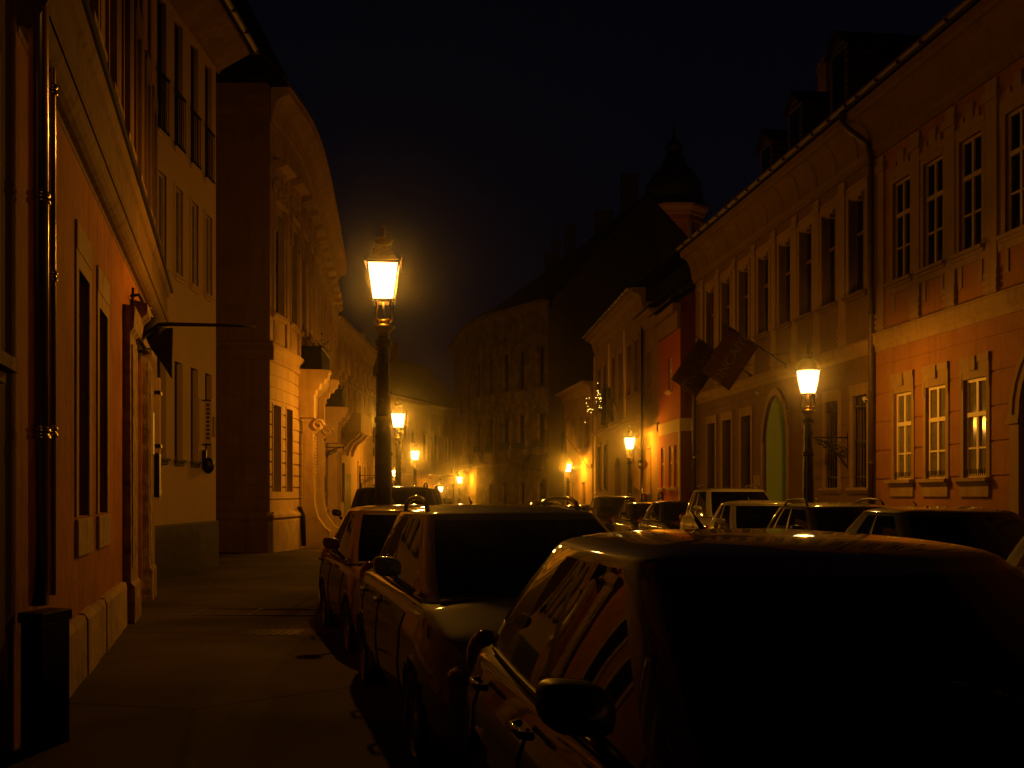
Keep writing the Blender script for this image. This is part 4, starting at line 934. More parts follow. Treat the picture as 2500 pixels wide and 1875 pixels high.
b = MB(); b.sweep(f, pr, -.05, f.L - .02); b.build('cove_cornice', M['rotan'], e)
roof(e, f, M['tiles'], 10.15, 4.8, 6, .55, -.05, f.L - .02); gutter(e, f, M['dullzinc'], 10.22, .62, .085, -.05, f.L - .02)
b = MB(); ao = arch_pts(gate['s'] - 1.5, gate['s'] + 1.5, 2.95, 4.5, 16); ai = arch_pts(gate['s'] - 1.25, gate['s'] + 1.25, 2.95, 4.25, 16)
for ring, o1_, o2_ in ((0, .05, 1.0), (1, .08, .5)):
    for i in range(16):
        P = [ao[i], ao[i + 1], (lerp(ai[i + 1][0], ao[i + 1][0], 0 if not ring else .6), lerp(ai[i + 1][1], ao[i + 1][1], 0 if not ring else .6)), (lerp(ai[i][0], ao[i][0], 0 if not ring else .6), lerp(ai[i][1], ao[i][1], 0 if not ring else .6))]
        b.quad(*[f.map(u, o1_, z) for u, z in P]); b.quad(f.map(*(P[0][0], o1_, P[0][1])), f.map(P[1][0], o1_, P[1][1]), f.map(P[1][0], -.01, P[1][1]), f.map(P[0][0], -.01, P[0][1])); b.quad(f.map(P[2][0], o1_, P[2][1]), f.map(P[3][0], o1_, P[3][1]), f.map(P[3][0], -.01, P[3][1]), f.map(P[2][0], -.01, P[2][1]))
for sg in (-1, 1):
    b.fbox(f, gate['s'] + sg * 1.375 - .125, gate['s'] + sg * 1.375 + .125, -.01, .05, 0, 2.8); b.fbox(f, gate['s'] + sg * 1.375 - .18, gate['s'] + sg * 1.375 + .18, -.01, .1, 2.8, 2.86); b.fbox(f, gate['s'] + sg * 1.375 - .16, gate['s'] + sg * 1.375 + .16, -.01, .08, 2.86, 2.95)
b.build('gateway_frame', M['rotrim'], e)
b = MB(); b.fbox(f, gate['s'] - 1.3, gate['s'] + 1.3, -.6, -.5, 0, 4.3); b.build('gate', M['wood'], e)
# downpipe with its swan neck, and the pipe by the red house
q = RB.map(-.03, .12, 0)
qa = RB.map(-.03 + .4, .60, 10.15)
downpipe('downpipe', [qa, qa - Vector((0, 0, .25)), RB.map(.2, .45, 9.65), RB.map(0, .2, 9.35), q + Vector((0, 0, 9.0)), q + Vector((0, 0, 8.5)), q + Vector((0, 0, .2))], .065, M['dullzinc'], 'tall downpipe with a swan neck between the khaki house and the salmon house', rings=[(q.x, q.y, z) for z in (2.3, 3.9, 5.6, 7.2)])
q = RB.map(RB.sy(35.7), .14, 0)
downpipe('downpipe', [q + Vector((0, 0, 5.6)), q + Vector((0, 0, 5.0)), q - Vector((0, 0, .1))], .075, M['dullzinc'], 'pale downpipe at the far end of the khaki house beside the red house', rings=[(q.x, q.y, 2.6), (q.x, q.y, 4.2)])
# bracket, camera, spot
sign_arm(RB.map(RB.sy(24.0), 0, 2.92), (-1, -.12), 'ornate wrought iron sign bracket on the khaki house behind the right lamp post', L=1.05)
def camera_box(p, out, label, lens=True):
    e = empty('security_camera', p, label, 'security camera'); out = Vector(out).normalized(); b = MB()
    b.tube([p, p + out * .12], .02, 8); c = p + out * .14
    b.tube([c - Vector((0, .1, -.03)), c + Vector((0, -.22, -.05))], .05, 12); b.build('housing', M['white'], e)
    if lens:
        t = MB(); t.tube([c + Vector((0, -.215, -.048)), c + Vector((0, -.225, -.05))], .03, 10); t.build('lens', M['chrome'], e)
camera_box(RB.map(RB.sy(22.95), 0, 3.72), (-1, -.1, 0), 'small security camera beside the tall downpipe')
camera_box(RB.map(RB.sy(29.6), 0, 4.5), (-1, -.1, 0), 'small spotlight below the nearer red flag')
for y, z, lab in ((35.3, 3.0, 'small wall light near the far end of the khaki house'),):
    p = RB.map(RB.sy(y), 0, z); e = empty('wall_light', p, lab, 'wall light'); b = MB(); b.tube([p, p + Vector((-.2, 0, .05)), p + Vector((-.22, 0, -.08))], .012, 8); b.build('arm', M['iron'], e); b = MB(); b.lathe([(.0, .0), (.06, -.02), (.09, -.12), (.08, -.12)], p + Vector((-.22, 0, -.06)), 12); b.build('shade', M['chrome'], e)
b = MB(); b.fbox(RB, RB.sy(29.9) - .28, RB.sy(29.9) + .28, .0, .03, 1.75, 2.15); o = b.build('wall_plaque', M['rotrim'], None, RB.map(RB.sy(29.9), 0, 1.95)); tag(o, 'pale rectangular plaque left of the pointed passage on the khaki house', 'plaque')

# ---------------------------------------------------------------- red flags
def flag(y, z, L, rise, w, h, label, text=True):
    base = RB.map(RB.sy(y), .02, z); tip = base + Vector((-L, -.12, rise)); e = empty('banner_flag', base, label, 'flag', 'dark red flags on the khaki house')
    b = MB(); b.tube([base, tip], [.022, .016], 8); b.ball(tip, .03, 8, 6); b.build('pole', M['iron'], e)
    b = MB(); b.tube([base - Vector((0, 0, .1)), base + Vector((-.1, 0, .06))], .05, 8); b.tube([base + Vector((0, 0, .35)), base.lerp(tip, .28)], .01, 6); b.build('bracket', M['iron'], e)
    d = (tip - base).normalized(); down = Vector((-d.z, 0, d.x)).normalized()
    if down.z > 0: down = -down
    a0 = base.lerp(tip, .93); rows = []
    for i in range(13):
        t = i / 12; rows.append([a0 - d * (w * u) + down * (h * t) + Vector((0, .035 * math.sin(3 * t + 5 * u) * t, 0)) for u in [k / 10 for k in range(11)]])
    b = MB(); b.grid(rows); cl = b.build('cloth', M['cloth'], e); cl.modifiers.new('s', 'SOLIDIFY').thickness = .008
    cu = bpy.data.curves.new('lettering', 'FONT'); cu.body = "d'INCAIYE"; cu.size = w * .40; cu.extrude = .002; cu.align_x = 'CENTER'; cu.align_y = 'CENTER'
    to = bpy.data.objects.new('lettering', cu); C.objects.link(to); to.parent = cl; cu.materials.append(M['gold'])
    X = -down; Z = Vector((X.y * 0, -1, 0)); Y = Z.cross(X).normalized()
    ctr = a0 - d * (w * .52) + down * (h * .5) + Vector((0, -.045, 0))
    m = Matrix((X, Y, Z)).transposed().to_4x4(); mt = Matrix.Translation(ctr - parent_origin(cl)) @ m
    bpy.context.view_layer.update(); me = bpy.data.meshes.new_from_object(to.evaluated_get(bpy.context.evaluated_depsgraph_get())); bpy.data.objects.remove(to)
    me.transform(mt); lt = bpy.data.objects.new('lettering', me); C.objects.link(lt); lt.parent = cl
    return e
flag(27.5, 5.02, 1.72, 1.12, .92, 1.42, 'dark red flag nearer the camera with faded gold lettering')
flag(30.2, 5.05, 1.75, 1.20, .92, 1.45, 'dark red flag half hidden behind the nearer lettered one')
def furled(p, dx, h, lab, m='cloth2', lean=-.5):
    e = empty('furled_flag', p, lab, 'flag'); tip = p + Vector((lean, -.1, h)); b = MB(); b.tube([p, tip], .02, 6); b.build('pole', M['iron'], e)
    b = MB(); rows = []
    for i in range(12):
        t = i / 11; c = tip.lerp(p, .1) + Vector((0, 0, -h * .95 * t)); rr = .1 + .16 * t * (1 - .5 * t)
        rows.append([c + Vector((dx * t + rr * math.cos(a) * (1 + .3 * math.sin(3 * a + t * 4)), rr * .7 * math.sin(a), 0)) for a in [2 * math.pi * k / 12 for k in range(12)]])
    b.grid(rows, True); b.build('cloth', M[m], e)
furled(L8.map(L8.sy(48.6), .1, 5.1), .05, 1.7, 'dark furled flag hanging over the door of the tan house, right one', lean=-.7)
furled(L8.map(L8.sy(50.4), .1, 5.1), .05, 1.9, 'dark furled flag hanging over the door of the tan house, left one', lean=-.6)
furled(L7.map(L7.sy(58.5), .1, 3.1), .0, 2.2, 'dark flag on a leaning pole at the small corner house', lean=-1.6)
q = Face([(-10.2, 85), (-5.2, 101)]).map(12.5, .1, .6); furled(q, .3, 2.2, 'drooping dark flag on the far house behind the fifth lamp', lean=.9)
e = empty('light_garland', L8.map(L8.sy(52.5), .5, 5.3), 'cluster of tiny warm fairy lights on twigs over the tan house door', 'fairy lights')
b = MB(); b2 = MB(); rn = random.Random(5); base = L8.map(L8.sy(52.0), .1, 4.9)
for k in range(34):
    cx_, cz_ = (-.55, 6.55) if k % 5 < 3 else (-1.15, 5.85)
    p = Vector((base.x + cx_ + rn.gauss(0, .13), base.y - .3, cz_ + rn.gauss(0, .26)))
    b2.ball(p, .015, 6, 4)
    if k % 3 == 0: b.tube([base + Vector((-.1, -.1, .1)), base.lerp(p, .5) + Vector((.1, 0, .1)), p], .010, 5)
b.build('twigs', M['iron'], e); b2.build('bulbs', M['fairy'], e)

# ---------------------------------------------------------------- church tower far behind
tx, ty = 17.4, 110.0
e = empty('church_tower', (tx, ty, -2.2), 'green onion-domed church tower rising behind the roofs', 'church tower')
b = MB(); b.lathe([(3.0, -2.2), (3.0, 30.3), (3.15, 30.35), (3.15, 30.9)], (tx, ty, 0), 8, False, rot=R(22.5)); b.build('drum', M['ropink'], e)
b = MB(); b.lathe([(3.1, 30.9), (3.3, 31.0), (3.35, 31.3), (3.75, 31.7), (3.8, 31.95), (3.0, 32.0)], (tx, ty, 0), 8, False, rot=R(22.5)); b.build('cornice', M['rotrim'], e)
b = MB(); b.lathe([(3.75, 32.0), (3.4, 32.3), (3.15, 33.0), (3.1, 33.9), (2.9, 34.8), (2.35, 35.8), (1.6, 36.6), (1.05, 37.1), (.95, 37.3)], (tx, ty, 0), 16); b.build('dome', M['copper'], e)
b = MB(); b.lathe([(1.25, 37.3), (1.3, 37.5), (.85, 37.6), (.8, 38.6), (1.0, 38.7), (.95, 39.0), (.5, 39.5), (.2, 39.9), (.12, 40.4)], (tx, ty, 0), 12); b.build('lantern', M['copper'], e)
b = MB(); b.ball((tx, ty, 40.6), .28); b.tube([(tx, ty, 40.7), (tx, ty, 42.2)], .05, 6); b.tube([(tx - .4, ty, 41.7), (tx + .4, ty, 41.7)], .05, 6); b.build('finial', M['gold'], e)
for k in range(8):
    a = k * math.pi / 4; b = MB(); m = Matrix.Translation((tx, ty, 0)) @ Matrix.Rotation(a, 4, 'Z')
    b.box(2.70, 2.82, -.45, .45, 27.0, 29.3, m); b.build('louvre_window', M['wood'], e)
    a += math.pi / 8; b = MB(); m = Matrix.Translation((tx, ty, 0)) @ Matrix.Rotation(a, 4, 'Z'); b.box(2.85, 3.15, -.2, .2, 24, 30.4, m); b.build('pilaster', M['rotrim'], e)
fl = empty('floodlight', (13.0, 95.0, 13.5), 'floodlight on the roof ridge aimed at the church tower', 'floodlight')
b = MB(); b.box(12.8, 13.2, 94.9, 95.1, 13.6, 13.9); b.tube([(13, 95, 12.0), (13, 95, 13.6)], .04, 6); b.build('housing', M['iron'], fl)
ld = bpy.data.lights.new('flood_beam', 'SPOT'); ld.energy = 2200; ld.color = (1, .30, .02); ld.spot_size = R(26); ld.spot_blend = .6; ld.shadow_soft_size = .2
lo = bpy.data.objects.new('flood_beam', ld); C.objects.link(lo); lo.parent = fl; lo.location = (0, .2, .4)
lo.rotation_euler = (Vector((tx, ty, 31.0)) - Vector((13.0, 95.2, 13.9))).to_track_quat('-Z', 'Y').to_euler()

# ================================================================== street lamps
def fluted(b, prof, n=16, depth=.07):
    rows = []
    for r, z in prof:
        rows.append([Vector((r * (1 - (depth if k % 2 else 0)) * math.cos(math.pi * k / n), r * (1 - (depth if k % 2 else 0)) * math.sin(math.pi * k / n), z)) for k in range(2 * n)])
    b.grid(rows, True, True)
def make_lamp(kind, label, group):
    G = 4.0 if kind == 'square' else 3.65
    e = empty('street_lamp', (0, 0, 0), label, 'street lamp', group)
    b = MB(); b.lathe([(0, .9), (.20, 0), (.20, .12), (.165, .16), (.165, .55), (.18, .58), (.18, .64), (.13, .72)], n=12, sm=False)
    b.lathe([(.13, .72), (.12, 1.0), (.135, 1.04), (.135, 1.12), (.11, 1.18)], n=20); b.build('base', M['post'], e)
    b = MB(); fluted(b, [(.115, 1.15), (.11, 1.9), (.10, 2.4), (.088, G - 1.0), (.080, G - .45)], 12)
    for z in (2.45, G - .55): b.lathe([(.088, z - .05), (.115, z - .03), (.115, z + .03), (.088, z + .05)], n=20)
    for k in range(40):
        z = 1.2 + k * (G - 1.7) / 40; r = lerp(.115, .082, k / 40); b.ball((r * math.cos(k * .9), r * math.sin(k * .9), z), (.018, .018, .03), 6, 4)
    b.build('post', M['post'], e)
    b = MB(); b.lathe([(.08, G - .47), (.09, G - .40), (.145, G - .36), (.15, G - .335), (.08, G - .325), (.055, G - .29), (.062, G - .265), (.055, G - .25), (0, G - .25)], n=24); b.build('collar', M['brass'], e)
    b = MB()
    for k in range(4):
        a = k * math.pi / 2 + (math.pi / 4 if kind == 'square' else 0); ca, sa = math.cos(a), math.sin(a)
        pts = [(.17, .01), (.135, -.02), (.118, -.07), (.13, -.13), (.152, -.19), (.14, -.25), (.10, -.285), (.082, -.265), (.095, -.245)]
        b.tube([(r * 1.0 * ca, r * 1.0 * sa, G + z) for r, z in pts], .0145, 8)
        pts = [(.17, -.03), (.185, -.06), (.17, -.085), (.155, -.07)]; b.tube([(r * ca, r * sa, G + z) for r, z in pts], .008, 6)
    b.tube([(0, 0, G - .22), (0, 0, G - .01)], .014, 8); b.build('harp_bracket', M['brass'], e)
    L = empty('lantern', (0, 0, G)); L.parent = e
    T = .47
    if kind == 'square':
        n, rot, hb, ht = 4, math.pi / 4, .135 * 1.414, .20 * 1.414
        prof = lambda t: lerp(hb, ht, t)
    else:
        n, rot, hb, ht = 8, math.pi / 8, .125, .225
        prof = lambda t: hb + (ht - hb) * (t ** .62)
    ring = lambda r, z: [Vector((r * math.cos(rot + 2 * math.pi * k / n), r * math.sin(rot + 2 * math.pi * k / n), G + z)) for k in range(n)]
    b = MB(); st = [i / 6 for i in range(7)]
    for k in range(n): b.tube([ring(prof(t), T * t)[k] for t in st], .011 if kind == 'square' else .006, 6)
    for z, rr, th in ((0, hb + .005, .014), (T, ht + .008, .012)):
        q = ring(rr, z); b.tube(q + [q[0]], th, 6)
    b.lathe([(hb + .01, -.012), (hb * .55, -.012), (hb * .55, -.03), (hb + .01, -.03)], (0, 0, G), n, False, rot=rot)
    b.build('lantern_frame', M['brass'], L)
    b = MB(); b.grid([ring(prof(t) - .006, T * t) for t in [i / 6 for i in range(7)]], True, False); gl = b.build('glass', M['lampglass'], L)
    b = MB()
    if kind == 'square':
        b.grid([ring(r, T + z) for r, z in ((.10, .05), (ht + .01, .012), (ht + .045, .0), (ht + .05, .012), (ht + .0, .035), (.215, .10), (.175, .17), (.14, .235), (.10, .245))], True, False)
        b.lathe([(.10, .235), (.085, .26), (.125, .31), (.13, .325), (.08, .345), (.04, .36)], (0, 0, G + T), 12)
        for k in range(4):
            q = ring(ht + .045, T + .01)[k]; b.tube([q, q + Vector((0, 0, .02)), q * 1 + Vector((q.x * .06, q.y * .06, .06))], [.014, .012, .004], 6)
            q = ring(.165, T + .18)[k]; b.ball(q, .014, 6, 4)
    else:
        b.lathe([(.10, .06), (ht + .012, .02), (ht + .03, -.005), (ht + .03, .02), (ht + .005, .03), (.215, .08), (.18, .15), (.13, .20), (.085, .225), (.08, .25), (.105, .27), (.10, .29), (.045, .31)], (0, 0, G + T), 16)
        for k in range(16): a = k * math.pi / 8; b.ball(((ht + .03) * math.cos(a), (ht + .03) * math.sin(a), G + T + .03), .014, 6, 4)
    cp = b.build('lantern_roof', M['brass'], L)
    b = MB(); b.lathe([(.05, .34 if kind == 'square' else .30), (.025, .37), (.03, .40), (.02, .43), (.035, .46), (.02, .49), (.004, .53)], (0, 0, G + T), 10); b.build('finial', M['brass'], cp)
    ld = bpy.data.lights.new('lamp_light', 'POINT'); ld.energy = LAMP_W; ld.color = LAMP_COL; ld.shadow_soft_size = .07
    lo = bpy.data.objects.new('lamp_light', ld); C.objects.link(lo); lo.parent = L; lo.location = (0, 0, .31 if kind == 'square' else .33)
    return e
lampA = make_lamp('square', 'tallest and nearest lit lantern on a dark iron post, left of the middle', 'lit street lamps along both pavements')
lampB = make_lamp('round', 'lit rounded lantern on the right pavement before the khaki house', 'lit street lamps along both pavements')
lamps = [(lampA, 936, 735, 13.35, 'tallest and nearest lit square lantern on a dark iron post, left of the middle'), (lampB, 1973, 962, 20.5, 'lit rounded lantern on the right pavement in front of the khaki house'),
         (lampA, 972, 1044, 34.4, 'lit square lantern just right of the nearest lamp post, second of the left row'), (lampB, 1537, 1097, 42.0, 'lit lantern in front of the narrow beige house beside the brick red house'),
         (lampA, 1013, 1123, 54.0, 'lit lantern third of the left row, in front of the far house'), (lampB, 1387, 1152, 60.0, 'lit lantern in front of the small low corner house'),
         (lampA, 964, 1163, 80.0, 'tiny lit lantern low beside the nearest lamp post, against the far house'), (lampB, 1122, 1180, 76.0, 'small lit lantern by the corner of the tall mottled house'),
         (lampB, 1076, 1201, 92.0, 'lowest and farthest lit lantern just above the car roofs'),
         (lampA, 936, 1036, 28.3, 'lit lantern directly behind the post of the nearest lamp, almost hidden by it'), (lampB, 7.0, None, -2.0, 'lit lantern on the right pavement level with the camera, outside the picture')]
done = set()
POW = [1.08, .95, 1.5, 1.9, 2.3, 2.4, 1.2, 3.4, 1.2, 1.35, .30]              # some lanterns burn brighter than others
for pw, (src, S, Sy, y, lab) in zip(POW, lamps):
    o = src if src.name not in done else copy_tree(src)
    done.add(src.name); o['label'] = lab
    for c in o.children_recursive:
        if c.type == 'LIGHT': c.data = c.data.copy(); c.data.energy = LAMP_W * pw
    G = 4.0 if src == lampA else 3.65
    o.location = ((S - CX) / F * y, y, 1.6 + (HY - Sy) * y / F - G) if Sy else (S, y, .1); o.rotation_euler.z = R(random.uniform(-6, 6)) if y > 14 else R(3)
    if y == 28.3: o.scale = (.8, .8, 1); o.rotation_euler.z = R(7)
lampA.rotation_euler.z = R(5)
b = MB(); b.lathe([(0, .13), (.42, .13), (.45, .10), (.46, -.02)], (lampA.location.x, lampA.location.y, 0), 20); o = b.build('kerb_island', M['kerb'], None, (lampA.location.x, lampA.location.y, 0)); tag(o, 'round granite footing under the nearest lamp post', 'footing')

# ================================================================== cars
def car(style, colour, interior=True):
    """front towards -y, y = 0 at the top edge of the windscreen"""
    S = dict(
        hatch=dict(Lf=1.75, Lr=2.1, W=.875, belt=.96, zt=1.40, crown=.075, wt=.60, wb=.79, yb=-.88, rb=1.92, rt=1.45, hood=[(-1.75, .62), (-1.66, .72), (-1.4, .84), (-.9, .955), (0, .97), (2.1, .97)]),
        small=dict(Lf=1.6, Lr=1.95, W=.83, belt=.95, zt=1.41, crown=.075, wt=.57, wb=.75, yb=-.78, rb=1.8, rt=1.45, hood=[(-1.6, .60), (-1.5, .72), (-1.25, .84), (-.8, .94), (0, .96), (2.1, .96)]),
        estate=dict(Lf=1.85, Lr=2.5, W=.89, belt=.96, zt=1.40, crown=.075, wt=.61, wb=.77, yb=-.92, rb=2.35, rt=1.9, hood=[(-1.85, .60), (-1.75, .70), (-1.45, .82), (-.92, .95), (0, .97), (2.5, .97)]),
        suv=dict(Lf=1.8, Lr=2.35, W=.93, belt=1.12, zt=1.68, crown=.07, wt=.66, wb=.82, yb=-.75, rb=2.2, rt=1.9, hood=[(-1.8, .80), (-1.7, .92), (-1.4, 1.02), (-.8, 1.1), (0, 1.13), (2.5, 1.13)]),
        mpv=dict(Lf=1.7, Lr=2.3, W=.90, belt=1.00, zt=1.45, crown=.075, wt=.62, wb=.78, yb=-.95, rb=2.1, rt=1.75, hood=[(-1.7, .66), (-1.6, .78), (-1.35, .88), (-.95, .99), (0, 1.01), (2.5, 1.01)]),
        van=dict(Lf=1.6, Lr=2.8, W=.94, belt=1.08, zt=1.66, crown=.07, wt=.70, wb=.84, yb=-.85, rb=2.7, rt=2.6, hood=[(-1.6, .75), (-1.5, .86), (-1.3, .95), (-.85, 1.06), (0, 1.09), (2.9, 1.09)]),
    )[style]
    P = PAINT[colour]; W = S['W']; yf, yr = -S['Lf'], S['Lr']; L = yr - yf
    root = empty('parked_car', (0, 0, 0))
    fw, rw = yf + .78, yr - .75; wr = .31; arch = .365
    # body shell
    ny = 72; stn = [yf, yf + .012, yf + .04, yf + .09, yf + .16] + [yf + .24 + (L - .48) * i / (ny - 1) for i in range(ny)] + [yr - .16, yr - .09, yr - .04, yr - .012, yr]
    def wid(y):
        a = max(0, (yf + .75 - y) / .75); c = max(0, (y - yr + .6) / .6)
        return W * (1 - .16 * a ** 2.2 - .10 * c ** 2.2) * (1 - .06 * max(0, (yf + .06 - y) / .06) - .05 * max(0, (y - yr + .05) / .05))
    def top(y):
        z = interp(S['hood'], y); c = max(0, (y - S['rb']) / max(.05, yr - S['rb'])); return z - .10 * c ** 2
    NS = 14
    def section(y):
        w = wid(y); zt = top(y); zs = zt - .075; zb = .19 + .06 * max(0, (yf + .3 - y) / .3) + .06 * max(0, (y - yr + .3) / .3)
        endf = max(0, (yf + .12 - y) / .12); endr = max(0, (y - yr + .1) / .1); zs -= .03 * endf ** 2 + .03 * endr ** 2; zt -= .04 * endf ** 2 + .03 * endr ** 2
        r = [Vector((0, y, zb)), Vector((w * .8, y, zb))]
        for k in range(NS + 1):
            u = k / NS; x = w * (1 - .07 * ((u - .5) / .5) ** 2 - (.05 * (1 - u) ** 6) + .012 * math.exp(-((u - .80) / .06) ** 2))
            r.append(Vector((x, y, lerp(zb + .02, zs, u))))
        x0 = r[-1].x
        for k in range(1, 8):
            q = math.pi / 2 * k / 7; r.append(Vector((x0 * math.cos(q) ** .8 if k < 7 else 0, y, zs + (zt - zs) * math.sin(q) ** .9)))
        return r
    rows = [section(y) for y in stn]; b = MB()
    for i in range(len(rows) - 1):
        for j in range(len(rows[0]) - 1):
            q = [rows[i][j], rows[i][j + 1], rows[i + 1][j + 1], rows[i + 1][j]]; c = (q[0] + q[1] + q[2] + q[3]) / 4
            if c.x > .6 * W and any((c.y - wy) ** 2 + (c.z - wr) ** 2 < arch ** 2 for wy in (fw, rw)): continue
            if j == 0: pass
            for sg in (1, -1): b.add([(p.x * sg, p.y, p.z) for p in q], [(0, 1, 2, 3)], True)
    for r in (rows[0], rows[-1]): b.add([p for p in r] + [Vector((-p.x, p.y, p.z)) for p in reversed(r[1:-1])], [tuple(range(len(r) * 2 - 2))])
    body = b.build('body', P, root)
    # arch lips and dark wheel wells
    for wy in (fw, rw):
        for sg in (1, -1):
            b = MB(); pts = [(sg * (wid(wy + arch * math.cos(a)) * (.985 - .03 * abs(math.cos(a)))), wy + arch * math.cos(a), wr + arch * math.sin(a)) for a in [-.25 + (math.pi + .5) * k / 18 for k in range(19)]]
            b.tube(pts, .022, 6); b.build('wheel_arch', M['trimb'] if style in ('suv', 'van') else P, root)
    b = MB()
    for wy in (fw, rw): b.box(-W * .86, W * .86, wy - .42, wy + .42, .16, .80)
    b.build('underside', M['trimb'], root)
    # glasshouse
    ZB, ZT = S['belt'] - .03, S['zt']
    def outline(t):
        e_ = t ** 1.0; f_ = lerp(S['yb'], 0, e_ ** .92); r_ = lerp(S['rb'], S['rt'], t ** 1.4); w = lerp(S['wb'], S['wt'], t ** 1.25)
        pts = []
        for k in range(9): u = k / 8; pts.append((.90 * w * u, f_ + .15 * u * u, 'f'))
        pts.append((.96 * w, f_ + .15 + .05, 'a')); pts.append((.99 * w, f_ + .15 + .13, 'a'))
        ya, yb_ = f_ + .15 + .20, r_ - .26
        for k in range(25): u = k / 24; pts.append((w * (1 + .02 * math.sin(math.pi * u) - .05 * u * u), lerp(ya, yb_, u), 's%03d' % int(u * 100)))
        wr_ = w * .95
        pts.append((wr_ * .985, r_ - .15, 'c')); pts.append((wr_ * .93, r_ - .06, 'c'))
        for k in range(7): u = 1 - k / 6; pts.append((wr_ * .84 * u, r_ - .02 - .04 * u * u + .02, 'r'))
        return pts
    lev = [0, .05, .16, .3, .45, .6, .75, .88, .95, 1.0]
    cols = dict(body=MB(), windscreen=MB(), rear=MB())
    for kk in ('side', 'pillar'):
        for sg in (1, -1):
            for q in (0, 1): cols[kk, sg, q] = MB()
    for i in range(len(lev) - 1):
        A, B = outline(lev[i]), outline(lev[i + 1]); za, zb = lerp(ZB, ZT, lev[i]), lerp(ZB, ZT, lev[i + 1]); gz = 0 < i < len(lev) - 2
        for k in range(len(A) - 1):
            ta, tb = A[k][2], A[k + 1][2]
            if ta == 'f' and tb == 'f' and 0 < i and k < 8: key = 'windscreen' if i < len(lev) - 1 and lev[i + 1] <= .96 else 'body'
            elif ta[0] == 's' and tb[0] == 's' and gz:
                u = (int(ta[1:]) + int(tb[1:])) / 200
                key = 'side'
                if .44 < u < .49: key = 'pillar'
                if u > .80 and style != 'van': key = 'body' if style in ('hatch', 'small') else ('pillar' if u < .84 else 'side')
                if u > .95: key = 'body'
                if style == 'van' and u > .5: key = 'body'
            elif ta == 'r' and tb == 'r' and gz: key = 'rear'
            else: key = 'body'
            for sg in (1, -1):
                kk = (key, sg, 0 if (ta[0] != 's' or int(ta[1:]) < (47 if key == 'side' else 60)) else 1) if key in ('side', 'pillar') else key
                cols[kk].add([(A[k][0] * sg, A[k][1], za), (A[k + 1][0] * sg, A[k + 1][1], za), (B[k + 1][0] * sg, B[k + 1][1], zb), (B[k][0] * sg, B[k][1], zb)], [(0, 1, 2, 3)], True)
    top_ = outline(1.0); yc = (top_[0][1] + top_[-1][1]) / 2; prev = None; ks = [1, .985, .965, .93, .87, .78, .65, .48, .28, 0]
    ring_ = [(x, y) for x, y, t in top_] + [(-x, y) for x, y, t in reversed(top_[1:-1])]
    rr = [[Vector((x * k, yc + (y - yc) * (k if k < .9 else 1 - (1 - k) * .7), ZT + S['crown'] * (1 - k ** 2.6) ** .62)) for x, y in ring_] for k in ks]
    cols['body'].grid(rr, True, True)
    cols['body'].build('cabin', P, root)
    ws = cols['windscreen'].build('windscreen', M['carglass'], root); cols['rear'].build('rear_window', M['carglass'], root)
    for kk, mb in cols.items():
        if isinstance(kk, tuple) and mb.v: mb.build('side_window' if kk[0] == 'side' else 'door_pillar', M['carglass'] if kk[0] == 'side' else M['trimb'], root)
    # weather strips along the glass
    for sg in (1, -1):
        b = MB(); o0 = [p for p in outline(.03) if p[2][0] == 's']; b.tube([(sg * (x + .004), y, ZB + .03 * (ZT - ZB) + .004) for x, y, t in o0], .008, 6)
        b.build('window_trim', M['chrome'] if style in ('mpv', 'estate') else M['trimb'], root)
    for sx_ in (-.35, .28): b = MB(); b.tube([(sx_, S['yb'] + .0, ZB + .05), (sx_ + .45, S['yb'] + .12, ZB + .09)], .009, 5); b.build('wiper', M['trimb'], root)
    # roof rails
    if style in ('mpv', 'suv', 'estate'):
        for sg in (1, -1):
            b = MB(); ot = [p for p in outline(1.0) if p[2][0] == 's']; ya, yb_ = ot[2][1], ot[-3][1]; x = S['wt'] * .90
            b.tube([(sg * x, ya - .03, ZT + .02), (sg * x, ya + .06, ZT + .085), (sg * x, ya + .2, ZT + .115), (sg * x, (ya + yb_) / 2, ZT + .125), (sg * x, yb_ - .2, ZT + .11), (sg * x, yb_ - .05, ZT + .08), (sg * x, yb_ + .03, ZT + .02)], .017, 8); b.build('roof_rail', M['trimb'] if colour != 'grey' else P, root)
    b = MB(); b.tube([(0, S['rt'] - .25, ZT + S['crown'] * .8), (0, S['rt'] - .12, ZT + S['crown'] + .05)], [.012, .006], 6); b.build('antenna', M['trimb'], root)
    # mirrors
    for sg in (1, -1):
        b = MB(); c = Vector((sg * (W + .065), S['yb'] + .50, ZB + .19)); rows_ = []
        for dy, k_ in ((-.062, .05), (-.058, .5), (-.045, .82), (-.02, .97), (.02, 1), (.05, .97), (.06, .92)):
            rows_.append([c + Vector((.082 * k_ * math.copysign(abs(math.cos(th)) ** .62, math.cos(th)), dy + .02 * math.cos(th) * sg, .060 * k_ * math.copysign(abs(math.sin(th)) ** .7, math.sin(th)) + .012 * math.cos(th) * sg)) for th in [2 * math.pi * k / 24 for k in range(24)]])
        b.grid(rows_, True); b.tube([(sg * (S['wb'] + .02), c.y + .02, ZB + .03), (sg * (W + .02), c.y, ZB + .12)], .02, 8); mi = b.build('wing_mirror', M['trimb'] if style == 'hatch' else P, root)
        t = MB(); t.lathe([(0, 0), (.08, 0)], (0, 0, 0), 16, m=Matrix.Translation(c + Vector((0, .072, 0))) @ Matrix.Rotation(R(90), 4, 'X') @ Matrix.Diagonal((1, .7, 1, 1))); t.build('mirror_glass', M['chrome'], mi)
